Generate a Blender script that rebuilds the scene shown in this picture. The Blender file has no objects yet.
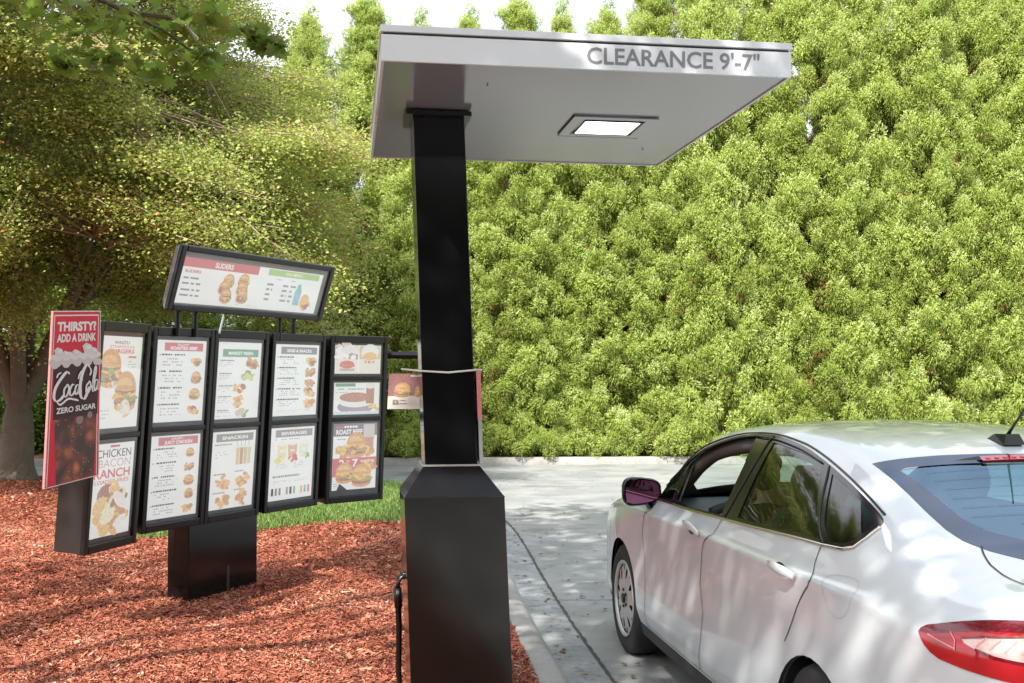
import bpy, bmesh, math, random
import numpy as np
from mathutils import Vector, Matrix, Quaternion
from mathutils.geometry import delaunay_2d_cdt

random.seed(7)
RNG = np.random.default_rng(11)
scene = bpy.context.scene
col = scene.collection
R = math.radians

# ---------------------------------------------------------------- object helpers
def tag(o, label=None, cat=None, group=None, kind=None):
    if label: o['label'] = label
    if cat: o['category'] = cat
    if group: o['group'] = group
    if kind: o['kind'] = kind
    return o

def thing(name, label, cat, loc=(0, 0, 0), rz=0, group=None):
    o = bpy.data.objects.new(name, None)
    o.empty_display_size = .2
    col.objects.link(o)
    o.location = loc; o.rotation_euler = (0, 0, rz)
    return tag(o, label, cat, group)

def link(name, me, parent=None, world=False):
    """link a mesh; world=True: its vertices are world points, moved into the frame of the thing it belongs to"""
    o = bpy.data.objects.new(name, me)
    col.objects.link(o)
    if parent is not None:
        o.parent = parent
        if world:
            m = Matrix.Identity(4); p = parent
            while p is not None:
                m = Matrix.LocRotScale(p.location, p.rotation_euler, p.scale) @ m if p.parent is None else m
                p = p.parent
            me.transform(m.inverted())
    return o

def set_base(o):
    """move the origin of a single-mesh thing to the middle of its foot"""
    me = o.data
    n = len(me.vertices); a = np.zeros(n*3); me.vertices.foreach_get('co', a); a = a.reshape(-1, 3)
    c = Vector(((a[:, 0].min() + a[:, 0].max())/2, (a[:, 1].min() + a[:, 1].max())/2, a[:, 2].min()))
    me.transform(Matrix.Translation(-c)); o.location = c
    return o

class MB:
    def __init__(s): s.v = []; s.f = []; s.m = []; s.mats = []
    def mi(s, mat):
        if mat not in s.mats: s.mats.append(mat)
        return s.mats.index(mat)
    def add(s, vs, fs, mat):
        b = len(s.v); i = s.mi(mat)
        s.v += [tuple(v) for v in vs]
        for f in fs: s.f.append(tuple(b + k for k in f)); s.m.append(i)
    def box(s, p0, p1, mat, M=None):
        x0, y0, z0 = p0; x1, y1, z1 = p1
        vs = [(x0,y0,z0),(x1,y0,z0),(x1,y1,z0),(x0,y1,z0),(x0,y0,z1),(x1,y0,z1),(x1,y1,z1),(x0,y1,z1)]
        if M is not None: vs = [tuple(M @ Vector(v)) for v in vs]
        s.add(vs, [(3,2,1,0),(4,5,6,7),(0,1,5,4),(1,2,6,5),(2,3,7,6),(3,0,4,7)], mat)
    def tube(s, pts, rad, mat, n=8, caps=True):
        pts = [Vector(p) for p in pts]
        if not hasattr(rad, '__len__'): rad = [rad]*len(pts)
        vs = []; fs = []
        for i, p in enumerate(pts):
            t = (pts[min(i+1, len(pts)-1)] - pts[max(i-1, 0)]).normalized()
            a = t.cross(Vector((0, 0, 1)))
            if a.length < .05: a = t.cross(Vector((0, 1, 0)))
            a.normalize(); b = t.cross(a)
            for k in range(n):
                w = 2*math.pi*k/n
                vs.append(p + (a*math.cos(w) + b*math.sin(w))*rad[i])
        for i in range(len(pts)-1):
            for k in range(n):
                fs.append((i*n+k, i*n+(k+1) % n, (i+1)*n+(k+1) % n, (i+1)*n+k))
        if caps:
            fs.append(tuple(range(n))[::-1]); fs.append(tuple((len(pts)-1)*n + k for k in range(n)))
        s.add(vs, fs, mat)
    def lathe(s, prof, mat, M=None, n=48, close=False):
        """prof: (radius, axial) about local X axis"""
        vs = []; fs = []; m = len(prof)
        for k in range(n):
            w = 2*math.pi*k/n
            for r, a in prof: vs.append((a, r*math.cos(w), r*math.sin(w)))
        if M is not None: vs = [tuple(M @ Vector(v)) for v in vs]
        for k in range(n):
            for j in range(m - (0 if close else 1)):
                fs.append((k*m+j, k*m+(j+1) % m, ((k+1) % n)*m+(j+1) % m, ((k+1) % n)*m+j))
        s.add(vs, fs, mat)
    def build(s, name, parent=None, world=False, smooth=False, bevel=0, seg=2):
        me = bpy.data.meshes.new(name)
        me.from_pydata(s.v, [], s.f)
        for m in s.mats: me.materials.append(m)
        me.polygons.foreach_set('material_index', s.m)
        if smooth: me.polygons.foreach_set('use_smooth', [True]*len(s.f))
        me.update()
        o = link(name, me, parent, world)
        if bevel:
            b = o.modifiers.new('bevel', 'BEVEL'); b.width = bevel; b.segments = seg; b.limit_method = 'ANGLE'; b.angle_limit = R(40)
            b.harden_normals = False
        return o

def np_mesh(name, V, F, mats, tint=None, midx=None, smooth=False):
    me = bpy.data.meshes.new(name)
    V = np.asarray(V, np.float32); F = np.asarray(F, np.int32)
    n, k = F.shape
    me.vertices.add(len(V)); me.vertices.foreach_set('co', V.ravel())
    me.loops.add(n*k); me.loops.foreach_set('vertex_index', F.ravel())
    me.polygons.add(n)
    me.polygons.foreach_set('loop_start', np.arange(0, n*k, k, dtype=np.int32))
    for m in mats: me.materials.append(m)
    if midx is not None: me.polygons.foreach_set('material_index', np.asarray(midx, np.int32))
    if smooth: me.polygons.foreach_set('use_smooth', np.ones(n, bool))
    me.update(calc_edges=True)
    if tint is not None:
        a = me.attributes.new('tint', 'FLOAT', 'FACE')
        a.data.foreach_set('value', np.asarray(tint, np.float32))
    return me

# ---------------------------------------------------------------- material helpers
def new_mat(name):
    m = bpy.data.materials.new(name); m.use_nodes = True
    nt = m.node_tree; nt.nodes.clear()
    out = nt.nodes.new('ShaderNodeOutputMaterial')
    return m, nt, out

def nd(nt, typ, **kw):
    n = nt.nodes.new(typ)
    for k, v in kw.items():
        if k in n.inputs: n.inputs[k].default_value = v
        else: setattr(n, k, v)
    return n

def simple(name, colr, rough=.5, metal=0, spec=.5, coat=0, coat_rough=.03, noise=0, nscale=8, bump=0, bscale=60, emis=0):
    m, nt, out = new_mat(name)
    b = nd(nt, 'ShaderNodeBsdfPrincipled', Roughness=rough, Metallic=metal)
    b.inputs['Specular IOR Level'].default_value = spec
    b.inputs['Coat Weight'].default_value = coat; b.inputs['Coat Roughness'].default_value = coat_rough
    b.inputs['Base Color'].default_value = (*colr, 1)
    if emis:
        b.inputs['Emission Color'].default_value = (1, .98, .95, 1); b.inputs['Emission Strength'].default_value = emis
    tc = nd(nt, 'ShaderNodeTexCoord')
    if noise:
        n = nd(nt, 'ShaderNodeTexNoise', Scale=nscale, Detail=6, Roughness=.6)
        nt.links.new(tc.outputs['Object'], n.inputs['Vector'])
        mx = nd(nt, 'ShaderNodeMix', data_type='RGBA')
        mx.inputs[6].default_value = (*[c*(1-noise) for c in colr], 1); mx.inputs[7].default_value = (*[min(1, c*(1+noise)) for c in colr], 1)
        nt.links.new(n.outputs[0], mx.inputs[0]); nt.links.new(mx.outputs[2], b.inputs['Base Color'])
        mr = nd(nt, 'ShaderNodeMapRange'); mr.inputs[3].default_value = rough*.8; mr.inputs[4].default_value = min(1, rough*1.25)
        nt.links.new(n.outputs[0], mr.inputs[0]); nt.links.new(mr.outputs[0], b.inputs['Roughness'])
    if bump:
        n2 = nd(nt, 'ShaderNodeTexNoise', Scale=bscale, Detail=4)
        nt.links.new(tc.outputs['Object'], n2.inputs['Vector'])
        bp = nd(nt, 'ShaderNodeBump', Strength=bump, Distance=.01)
        nt.links.new(n2.outputs[0], bp.inputs['Height']); nt.links.new(bp.outputs[0], b.inputs['Normal'])
    nt.links.new(b.outputs[0], out.inputs[0])
    return m

def glass_mat(name, tint, refl=1.0, ior=1.5):
    """thin pane: tinted see-through with a fresnel mirror"""
    m, nt, out = new_mat(name)
    t = nd(nt, 'ShaderNodeBsdfTransparent', Color=(*tint, 1))
    g = nd(nt, 'ShaderNodeBsdfGlossy', Roughness=.015, Color=(*(refl if hasattr(refl, '__len__') else (refl,)*3), 1))
    fr = nd(nt, 'ShaderNodeFresnel')          # a thin pane reflects alike from both sides
    ge = nd(nt, 'ShaderNodeNewGeometry'); mi = nd(nt, 'ShaderNodeMix'); mi.inputs[2].default_value = ior; mi.inputs[3].default_value = 1/ior
    nt.links.new(ge.outputs['Backfacing'], mi.inputs[0]); nt.links.new(mi.outputs[0], fr.inputs[0])
    mx = nd(nt, 'ShaderNodeMixShader')
    nt.links.new(fr.outputs[0], mx.inputs[0]); nt.links.new(t.outputs[0], mx.inputs[1]); nt.links.new(g.outputs[0], mx.inputs[2])
    nt.links.new(mx.outputs[0], out.inputs[0])
    return m

def leaf_mat(name, stops, rough=.5, trans=.35, gain=1.0, nscale=.6):
    """foliage: leaf colour from the per-leaf value 'tint' plus a slow drift through the plant"""
    m, nt, out = new_mat(name)
    at = nd(nt, 'ShaderNodeAttribute', attribute_name='tint')
    tc = nd(nt, 'ShaderNodeTexCoord')
    n = nd(nt, 'ShaderNodeTexNoise', Scale=nscale, Detail=3)
    nt.links.new(tc.outputs['Object'], n.inputs['Vector'])
    a = nd(nt, 'ShaderNodeMath', operation='MULTIPLY_ADD'); a.inputs[1].default_value = .7; a.inputs[2].default_value = -.35
    nt.links.new(n.outputs[0], a.inputs[0])
    s = nd(nt, 'ShaderNodeMath', operation='ADD')
    nt.links.new(at.outputs['Fac'], s.inputs[0]); nt.links.new(a.outputs[0], s.inputs[1])
    cr = nd(nt, 'ShaderNodeValToRGB')
    e = cr.color_ramp.elements
    while len(e) > 1: e.remove(e[-1])
    for i, (p, c) in enumerate(stops):
        el = e[0] if i == 0 else e.new(p)
        el.position = p; el.color = (*[x*gain for x in c], 1)
    nt.links.new(s.outputs[0], cr.inputs[0])
    b = nd(nt, 'ShaderNodeBsdfPrincipled', Roughness=rough)
    b.inputs['Specular IOR Level'].default_value = .3
    tr = nd(nt, 'ShaderNodeBsdfTranslucent')
    mx = nd(nt, 'ShaderNodeMixShader'); mx.inputs[0].default_value = trans
    nt.links.new(cr.outputs[0], b.inputs['Base Color']); nt.links.new(cr.outputs[0], tr.inputs[0])
    nt.links.new(b.outputs[0], mx.inputs[1]); nt.links.new(tr.outputs[0], mx.inputs[2]); nt.links.new(mx.outputs[0], out.inputs[0])
    return m

# ---------------------------------------------------------------- camera, sky, sun
F_PX, PITCH, EYE = 1100., math.atan(31.5/1100.), 1.71
cam = bpy.data.cameras.new('camera'); cam.sensor_width = 36; cam.lens = F_PX/1024*36
cam.clip_start = .05; cam.clip_end = 2000
co = bpy.data.objects.new('camera', cam); col.objects.link(co)
co.location = (0, 0, EYE); co.rotation_euler = (R(90) + PITCH, 0, 0)
scene.camera = co

SUN_EL, SUN_AZ = R(44), R(-155)      # azimuth from +Y clockwise: behind and left of the photographer
L = Vector((math.sin(SUN_AZ)*math.cos(SUN_EL), math.cos(SUN_AZ)*math.cos(SUN_EL), math.sin(SUN_EL)))
sun = bpy.data.lights.new('sun', 'SUN'); sun.energy = 5.0; sun.angle = R(.55); sun.color = (1, .94, .84)
so = bpy.data.objects.new('sun', sun); col.objects.link(so); so.location = L*40
so.rotation_euler = L.to_track_quat('Z', 'Y').to_euler()
w = bpy.data.worlds.new('World'); scene.world = w; w.use_nodes = True
nt = w.node_tree; bg = nt.nodes['Background']
sky = nt.nodes.new('ShaderNodeTexSky'); sky.sky_type = 'NISHITA'; sky.sun_disc = False
sky.sun_elevation = SUN_EL; sky.sun_rotation = SUN_AZ
sky.air_density = 1.6; sky.dust_density = 5.0; sky.ozone_density = 1.0
# broken bright cloud over the clear sky
tcw = nt.nodes.new('ShaderNodeTexCoord'); nw = nt.nodes.new('ShaderNodeTexNoise'); nw.inputs['Scale'].default_value = 2.2; nw.inputs['Detail'].default_value = 7
nt.links.new(tcw.outputs['Generated'], nw.inputs['Vector'])
rw_ = nt.nodes.new('ShaderNodeMapRange'); rw_.inputs[1].default_value = .34; rw_.inputs[2].default_value = .62; rw_.inputs[3].default_value = .12; rw_.inputs[4].default_value = .92
nt.links.new(nw.outputs[0], rw_.inputs[0])
mw = nt.nodes.new('ShaderNodeMix'); mw.data_type = 'RGBA'; mw.inputs[7].default_value = (7.6, 7.8, 8.2, 1)
nt.links.new(rw_.outputs[0], mw.inputs[0]); nt.links.new(sky.outputs[0], mw.inputs[6])
nt.links.new(mw.outputs[2], bg.inputs[0]); bg.inputs[1].default_value = .15
scene.view_settings.view_transform = 'Standard'; scene.view_settings.look = 'None'
scene.view_settings.exposure = .72; scene.view_settings.gamma = 1
scene.cycles.max_bounces = 8; scene.cycles.transparent_max_bounces = 16
scene.cycles.diffuse_bounces = 3; scene.cycles.glossy_bounces = 4
MAPLE_CLUSTERS = 385
# ---------------------------------------------------------------- ground materials
def ground_mat(name, c1, c2, c3, scale=3, fine=60, rough=.9, bump=.3, bdist=.01, stain=None):
    m, nt, out = new_mat(name)
    tc = nd(nt, 'ShaderNodeTexCoord')
    def noise(sc, det=6, ro=.6):
        n = nd(nt, 'ShaderNodeTexNoise', Scale=sc, Detail=det, Roughness=ro)
        nt.links.new(tc.outputs['Object'], n.inputs['Vector']); return n
    n1 = noise(scale); n2 = noise(fine, 4, .7)
    cr = nd(nt, 'ShaderNodeValToRGB'); e = cr.color_ramp.elements
    e[0].position = .3; e[0].color = (*c1, 1); e[1].position = .7; e[1].color = (*c3, 1); x = e.new(.5); x.color = (*c2, 1)
    mx = nd(nt, 'ShaderNodeMath', operation='MULTIPLY_ADD'); mx.inputs[1].default_value = .45
    nt.links.new(n2.outputs[0], mx.inputs[0])
    k = nd(nt, 'ShaderNodeMath', operation='MULTIPLY_ADD'); k.inputs[1].default_value = .9; k.inputs[2].default_value = -.18
    nt.links.new(n1.outputs[0], k.inputs[0]); nt.links.new(k.outputs[0], mx.inputs[2])
    nt.links.new(mx.outputs[0], cr.inputs[0])
    c = cr.outputs[0]
    if stain:
        n3 = noise(stain[0], 8, .65)
        r2 = nd(nt, 'ShaderNodeValToRGB'); r2.color_ramp.elements[0].position = stain[1]; r2.color_ramp.elements[1].position = stain[2]
        nt.links.new(n3.outputs[0], r2.inputs[0])
        mm = nd(nt, 'ShaderNodeMix', data_type='RGBA'); mm.inputs[7].default_value = (*stain[3], 1)
        mf = nd(nt, 'ShaderNodeMath', operation='MULTIPLY'); mf.inputs[1].default_value = stain[4]
        nt.links.new(r2.outputs[0], mf.inputs[0]); nt.links.new(mf.outputs[0], mm.inputs[0])
        nt.links.new(c, mm.inputs[6]); c = mm.outputs[2]
    b = nd(nt, 'ShaderNodeBsdfPrincipled', Roughness=rough); b.inputs['Specular IOR Level'].default_value = .35
    bp = nd(nt, 'ShaderNodeBump', Strength=bump, Distance=bdist)
    nt.links.new(n2.outputs[0], bp.inputs['Height']); nt.links.new(bp.outputs[0], b.inputs['Normal'])
    nt.links.new(c, b.inputs['Base Color']); nt.links.new(b.outputs[0], out.inputs[0])
    return m

M_concrete = ground_mat('lane_concrete', (.21,.225,.23), (.29,.305,.305), (.37,.38,.375), 1.1, 90, .75, .12, .004, (1.3, .50, .66, (.15,.155,.16), .60))
M_kerb = ground_mat('kerb_concrete', (.24,.24,.235), (.32,.315,.305), (.39,.385,.37), 2.2, 70, .85, .2, .004, (7, .55, .7, (.14,.14,.14), .6))
M_gutter = ground_mat('gutter_concrete', (.21,.23,.24), (.29,.31,.32), (.38,.39,.39), 2.6, 45, .8, .25, .004, (14, .54, .66, (.08,.09,.10), .75))
M_mulchbase = ground_mat('mulch_soil', (.10,.030,.018), (.20,.060,.030), (.32,.11,.05), 9, 130, .95, .8, .02)
M_turf = ground_mat('turf_soil', (.05,.10,.02), (.08,.16,.03), (.12,.22,.05), 4, 120, .95, .5, .01)
M_dirt = ground_mat('dirt', (.10,.12,.05), (.17,.17,.08), (.26,.22,.13), .8, 40, .95, .5, .02)
M_crack = simple('joint_dark', (.075,.072,.068), .95, noise=.4, nscale=30)
M_verge = ground_mat('bark_litter', (.16,.07,.04), (.28,.13,.08), (.42,.24,.16), 5, 90, .95, .6, .02)

def sheet(name, pts, z, mat, kind='structure'):
    tri = delaunay_2d_cdt([Vector(p) for p in pts], [], [list(range(len(pts)))], 1, 1e-6)
    me = bpy.data.meshes.new(name)
    me.from_pydata([(v.x, v.y, z) for v in tri[0]], [], [tuple(f) for f in tri[2]])
    me.materials.append(mat); me.update()
    for p in me.polygons:
        if p.normal.z < 0: p.flip()
    o = link(name, me); tag(o, kind=kind); return o

sheet('ground', [(-600, -300), (600, -300), (600, 900), (-600, 900)], -.012, M_dirt)
sheet('lane', [(-30, 14.5), (-2.5, 15.5), (-1.2, 12), (.05, -14), (9, -14), (11, 8), (30, 14), (30, 20.75), (8, 20.9), (3, 20.85), (-2, 20.55), (-9, 20.2), (-30, 19.5)], 0, M_concrete)

# back edge of the kerb round the planting island (mulch and turf inside)
EDGE = [(1.10,-6),(.72,-.5),(.44,2.5),(.27,4.4),(.145,5.7),(-.033,7.35),(-.20,9.2),(-.34,11),(-.52,12.6),(-.85,14.2),(-1.45,15.5),(-2.4,16.5),(-3.8,17.05),(-5.5,17.05),(-8,16.75),(-12,16.1),(-20,14.6)]
def smooth_line(P, n=6):
    out = []
    P = [Vector(p) for p in P]
    for i in range(len(P)-1):
        p0 = P[max(i-1, 0)]; p1 = P[i]; p2 = P[i+1]; p3 = P[min(i+2, len(P)-1)]
        for k in range(n):
            t = k/n
            out.append(.5*((2*p1) + (p2-p0)*t + (2*p0-5*p1+4*p2-p3)*t*t + (3*p1-p0-3*p2+p3)*t**3))
    out.append(P[-1]); return out
EL = smooth_line(EDGE)
def offs(Ln, d):
    out = []
    for i, p in enumerate(Ln):
        t = (Ln[min(i+1, len(Ln)-1)] - Ln[max(i-1, 0)]).normalized()
        out.append(p + Vector((t.y, -t.x))*d)
    return out
def sweep(name, Ln, prof, mat, kind='structure', smooth=True):
    rows = [offs(Ln, d) for d, z in prof]
    V = []; F = []
    n = len(prof)
    for i in range(len(Ln)):
        for j, (d, z) in enumerate(prof): V.append((rows[j][i].x, rows[j][i].y, z))
    for i in range(len(Ln)-1):
        for j in range(n-1): F.append((i*n+j, i*n+j+1, (i+1)*n+j+1, (i+1)*n+j))
    me = bpy.data.meshes.new(name); me.from_pydata(V, [], F); me.materials.append(mat); me.update()
    for p in me.polygons: p.use_smooth = smooth
    o = link(name, me)
    return tag(o, kind=kind)
sweep('kerb', EL, [(-.02,.02),(-.01,.118),(0,.125),(.10,.125),(.13,.118),(.155,.095),(.175,.05),(.20,.012),(.215,.003)], M_kerb)
sweep('gutter', EL, [(.205,.006),(.30,.006),(.448,.007)], M_gutter)
# open joint between gutter and lane, with ragged edges
def strip(name, Ln, w, z, mat, parent=None, jitter=.3):
    rnd = random.Random(3)
    a = []; b = []
    for p, q in zip(offs(Ln, -w/2), offs(Ln, w/2)): a.append(p); b.append(q)
    V = []; F = []
    for i in range(len(Ln)):
        j = 1 + rnd.uniform(-jitter, jitter); mid = (a[i]+b[i])/2
        for q in (a[i], b[i]): r = mid + (q-mid)*j; V.append((r.x, r.y, z))
    for i in range(len(Ln)-1): F.append((2*i, 2*i+1, 2*i+3, 2*i+2))
    me = bpy.data.meshes.new(name); me.from_pydata(V, [], F); me.materials.append(mat); me.update()
    return tag(link(name, me), kind='structure')
def dense(Ln, step=.05, jit=.004):
    rnd = random.Random(5); out = []
    for a, b in zip(Ln[:-1], Ln[1:]):
        n = max(1, int((b-a).length/step))
        for k in range(n): out.append(a.lerp(b, k/n) + Vector((rnd.uniform(-jit, jit), rnd.uniform(-jit, jit))))
    return out
JL = offs(EL, .46)
strip('lane_joint', dense([p for p in JL if 0 < p.y < 16.4]), .020, .0105, M_crack, jitter=.45)
for y, x0, x1 in ((8.32, .24, 9.0), (4.6, .6, 9), (12.4, .0, 11), (16.6, -.8, 14)):
    strip('lane_joint', dense([Vector((x0, y)), Vector((x1, y+.25))]), .009, .0045, M_crack, jitter=.6)
for y in (8.25, 5.15, 11.3):
    i = min(range(len(EL)), key=lambda k: abs(EL[k].y-y)); p = EL[i]
    strip('gutter_joint', dense([p+Vector((.20, 0)), p+Vector((.45, .0))]), .007, .0095, M_crack, jitter=.6)

# island surface: mulch bed with a soft relief
def mulch_z(x, y):
    z = .118 + .035*math.sin(x*1.3+.5)*math.sin(y*.9) + .02*math.sin(x*3.1+y*2.3)
    return max(.085, z + .02)
isl = [(p.x, p.y) for p in offs(EL, -.004)]
isl_poly = isl + [(-20, -6)]
def pip(px, py, poly):
    poly = np.asarray(poly, float); px = np.asarray(px); py = np.asarray(py)
    ins = np.zeros(px.shape, bool); n = len(poly); j = n-1
    for i in range(n):
        xi, yi = poly[i]; xj, yj = poly[j]
        c = ((yi > py) != (yj > py))
        with np.errstate(divide='ignore', invalid='ignore'):
            c &= px < (xj-xi)*(py-yi)/(yj-yi if yj != yi else 1e-9) + xi
        ins ^= c; j = i
    return ins
pts = [Vector(p) for p in isl_poly]; ne = len(pts)
gx, gy = np.meshgrid(np.arange(-19.5, 1.2, .3), np.arange(-5.5, 17.5, .3))
ok = pip(gx.ravel(), gy.ravel(), isl_poly)
pts += [Vector((float(a), float(b))) for a, b in zip(gx.ravel()[ok], gy.ravel()[ok])]
r = delaunay_2d_cdt(pts, [(i, (i+1) % ne) for i in range(ne)], [], 0, 1e-5)
cx_ = np.array([sum(r[0][k].x for k in f)/3 for f in r[2]]); cy_ = np.array([sum(r[0][k].y for k in f)/3 for f in r[2]])
keep = pip(cx_, cy_, isl_poly)
EA = np.array([(p.x, p.y) for p in dense(EL, .15, 0)])
def edge_dist(x, y): return float(np.min(np.hypot(EA[:, 0]-x, EA[:, 1]-y)))
def bed_z(x, y):
    d = min(1, edge_dist(x, y)/.7)
    return .112 + (mulch_z(x, y) - .112)*d
me = bpy.data.meshes.new('mulch_bed')
me.from_pydata([(v.x, v.y, bed_z(v.x, v.y)) for v in r[0]], [], [tuple(f) for f, k in zip(r[2], keep) if k])
me.materials.append(M_mulchbase); me.update()
for p in me.polygons:
    if p.normal.z < 0: p.flip()
    p.use_smooth = True
tag(link('mulch_bed', me), kind='structure')

TURF = [(-4.1,11.6),(-3.85,10.5),(-3.3,10.35),(-2.45,11.1),(-1.17,11.5),(-.62,11.55),(-.53,12.6),(-.86,14.2),(-1.46,15.5),(-2.42,16.5),(-3.8,17.0),(-4.3,16.9),(-4.5,14.2),(-4.4,12.6)]
# turf sheet a hair above the bed
pts = [Vector(p) for p in TURF]; ne = len(pts)
gx, gy = np.meshgrid(np.arange(-6, 0, .25), np.arange(10, 17.2, .25)); ok = pip(gx.ravel(), gy.ravel(), TURF)
pts += [Vector((float(a), float(b))) for a, b in zip(gx.ravel()[ok], gy.ravel()[ok])]
r = delaunay_2d_cdt(pts, [(i, (i+1) % ne) for i in range(ne)], [], 0, 1e-5)
me = bpy.data.meshes.new('lawn')
def turf_z(x, y): return bed_z(x, y) + .022
cx_ = np.array([sum(r[0][k].x for k in f)/3 for f in r[2]]); cy_ = np.array([sum(r[0][k].y for k in f)/3 for f in r[2]])
keep = pip(cx_, cy_, TURF)
me.from_pydata([(v.x, v.y, turf_z(v.x, v.y)) for v in r[0]], [], [tuple(f) for f, k in zip(r[2], keep) if k])
me.materials.append(M_turf); me.update()
for p in me.polygons:
    if p.normal.z < 0: p.flip()
tag(link('lawn', me), kind='structure')

# scattered shreds of bark, one mass
def ribbon_quads(P, D, W, N, length, width):
    """quads centred at P along D with width vector W"""
    a = D*length[:, None]/2; b = W*width[:, None]/2
    V = np.stack([P-a-b, P+a-b, P+a*.9+b, P-a*.9+b], 1)
    n = len(P)
    return V.reshape(-1, 3), np.arange(n*4).reshape(n, 4)
def unit(v): return v/np.linalg.norm(v, axis=-1, keepdims=True)
def chips(n, xr, yr, size, seed, dens=None):
    g = np.random.default_rng(seed)
    x = g.uniform(*xr, n); y = yr[0] + (yr[1]-yr[0])*g.random(n)**1.15
    ok = pip(x, y, isl_poly) & ~pip(x, y, [(a*1.0, b) for a, b in TURF])
    x = x[ok]; y = y[ok]; n = len(x)
    z = np.array([bed_z(a, b) for a, b in zip(x, y)]) + g.uniform(.004, .028, n)
    P = np.stack([x, y, z], 1)
    th = g.uniform(0, 2*np.pi, n)
    D = unit(np.stack([np.cos(th), np.sin(th), g.normal(0, .32, n)], 1))
    W = unit(np.cross(D, np.stack([g.normal(0, .5, n), g.normal(0, .5, n), np.ones(n)], 1)))
    ln = g.lognormal(math.log(size), .33, n); wd = ln*g.uniform(.10, .35, n)
    V, F = ribbon_quads(P, D, W, None, ln, np.clip(wd, .005, .022))
    return V, F, g.random(n)
Va, Fa, Ta = chips(330000, (-5.5, .3), (5.4, 11.8), .0175, 1)
Vb, Fb, Tb = chips(80000, (-10, -3), (9.5, 17), .034, 2)
Vc, Fc, Tc = chips(16000, (-5.5, .3), (5.4, 12), .046, 6)
V = np.vstack([Va, Vb, Vc]); F = np.vstack([Fa, Fb+len(Va), Fc+len(Va)+len(Vb)])
M_chip = leaf_mat('bark_chip', [(0,(.13,.036,.024)),(.25,(.27,.075,.042)),(.5,(.38,.115,.064)),(.8,(.45,.16,.10)),(.97,(.52,.26,.17)),(1,(.56,.40,.30))], .8, .0, nscale=1.3)
me = np_mesh('mulch', V, F, [M_chip], tint=np.concatenate([Ta, Tb, Tc]))
tag(link('mulch', me), 'loose shredded red bark mulch covering the planting island', 'mulch', kind='stuff')

# grass blades
g = np.random.default_rng(4); n = 120000
x = g.uniform(-5.9, -.4, n); y = g.uniform(9.9, 17.1, n)
dj = g.normal(0, .10, (2, n)); ok = pip(x+dj[0], y+dj[1], TURF) & (pip(x, y, isl_poly)); x = x[ok]; y = y[ok]; n = len(x)
B = np.stack([x, y, np.array([turf_z(a, b) for a, b in zip(x, y)])], 1)
h = g.uniform(.025, .065, n)[:, None]; th = g.uniform(0, 2*np.pi, n)
wv = np.stack([np.cos(th), np.sin(th), np.zeros(n)], 1)*.006
tip = B + np.stack([g.normal(0, .5, n), g.normal(0, .5, n), np.ones(n)], 1)*h
V = np.stack([B-wv, B+wv, tip+wv*.3, tip-wv*.3], 1).reshape(-1, 3)
M_grass = leaf_mat('grass_blade', [(0,(.08,.14,.03)),(.45,(.15,.25,.06)),(.85,(.24,.35,.10)),(1,(.38,.38,.16))], .5, .3, nscale=1.2)
me = np_mesh('grass', V, np.arange(n*4).reshape(n, 4), [M_grass], tint=g.random(n))
tag(link('grass', me), 'short mown green grass strip between the mulch and the lane', 'grass', kind='stuff')

# verge under the hedge with its kerb
VE = [Vector(p) for p in [(-30,19.6),(-9,20.25),(-2,20.6),(3,20.9),(8,20.95),(14,21.0),(30,21.2)]]
VL = smooth_line(VE, 8)
sweep('far_kerb', VL, [(-.02,0),(-.01,.12),(0,.135),(.12,.135),(.145,.12),(.165,.03),(.17,-.005)], M_kerb)
sheet('verge', [(p.x, p.y+.01) for p in VL] + [(30, 60), (-30, 60)], .11, M_verge)

# a few fallen leaves and crumbs of bark on the concrete
g = np.random.default_rng(12); n = 420
x = np.concatenate([g.uniform(-.2, 3.0, n-170), g.uniform(.0, .9, 170)]); y = np.concatenate([g.uniform(4.5, 19, n-170), g.uniform(4.5, 14, 170)])
ok = ~pip(x, y, [(a + .24, b) for a, b in isl_poly]); x = x[ok]; y = y[ok]; n = len(x)
P = np.stack([x, y, np.full(n, .0145)], 1); th = g.uniform(0, 6.28, n)
D = unit(np.stack([np.cos(th), np.sin(th), g.normal(0, .08, n)], 1)); W = unit(np.cross(D, np.stack([g.normal(0, .2, n), g.normal(0, .2, n), np.ones(n)], 1)))
ln = g.uniform(.012, .045, n); V, F = ribbon_quads(P, D, W, None, ln, ln*g.uniform(.35, .7, n))
tag(link('leaf_litter', np_mesh('leaf_litter', V, F, [leaf_mat('dry_leaf', [(0,(.05,.035,.02)),(.5,(.16,.09,.04)),(1,(.35,.25,.10))], .8, .0)], tint=g.random(n))), kind='stuff')
# ---------------------------------------------------------------- foliage
M_bark = simple('conifer_bark', (.17,.105,.075), .9, noise=.4, nscale=12, bump=.8, bscale=25)
M_bark2 = simple('grey_bark', (.150,.125,.100), .9, noise=.45, nscale=9, bump=1.0, bscale=22)
M_twig = simple('twig', (.30,.22,.16), .85, noise=.3)
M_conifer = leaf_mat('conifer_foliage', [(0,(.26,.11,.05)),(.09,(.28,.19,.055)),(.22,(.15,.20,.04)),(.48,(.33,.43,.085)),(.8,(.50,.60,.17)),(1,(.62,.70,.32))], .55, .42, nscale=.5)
M_olive = leaf_mat('small_leaf', [(0,(.46,.18,.08)),(.12,(.42,.25,.09)),(.30,(.22,.28,.065)),(.55,(.36,.42,.105)),(.8,(.40,.42,.15)),(1,(.48,.44,.22))], .7, .42, 1.25, nscale=.45)
M_maple = leaf_mat('maple_leaf', [(0,(.20,.22,.04)),(.5,(.16,.27,.045)),(1,(.28,.38,.07))], .45, .55)
M_shrub = leaf_mat('shrub_leaf', [(0,(.10,.17,.03)),(.5,(.18,.30,.05)),(1,(.34,.44,.10))], .45, .4)

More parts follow.
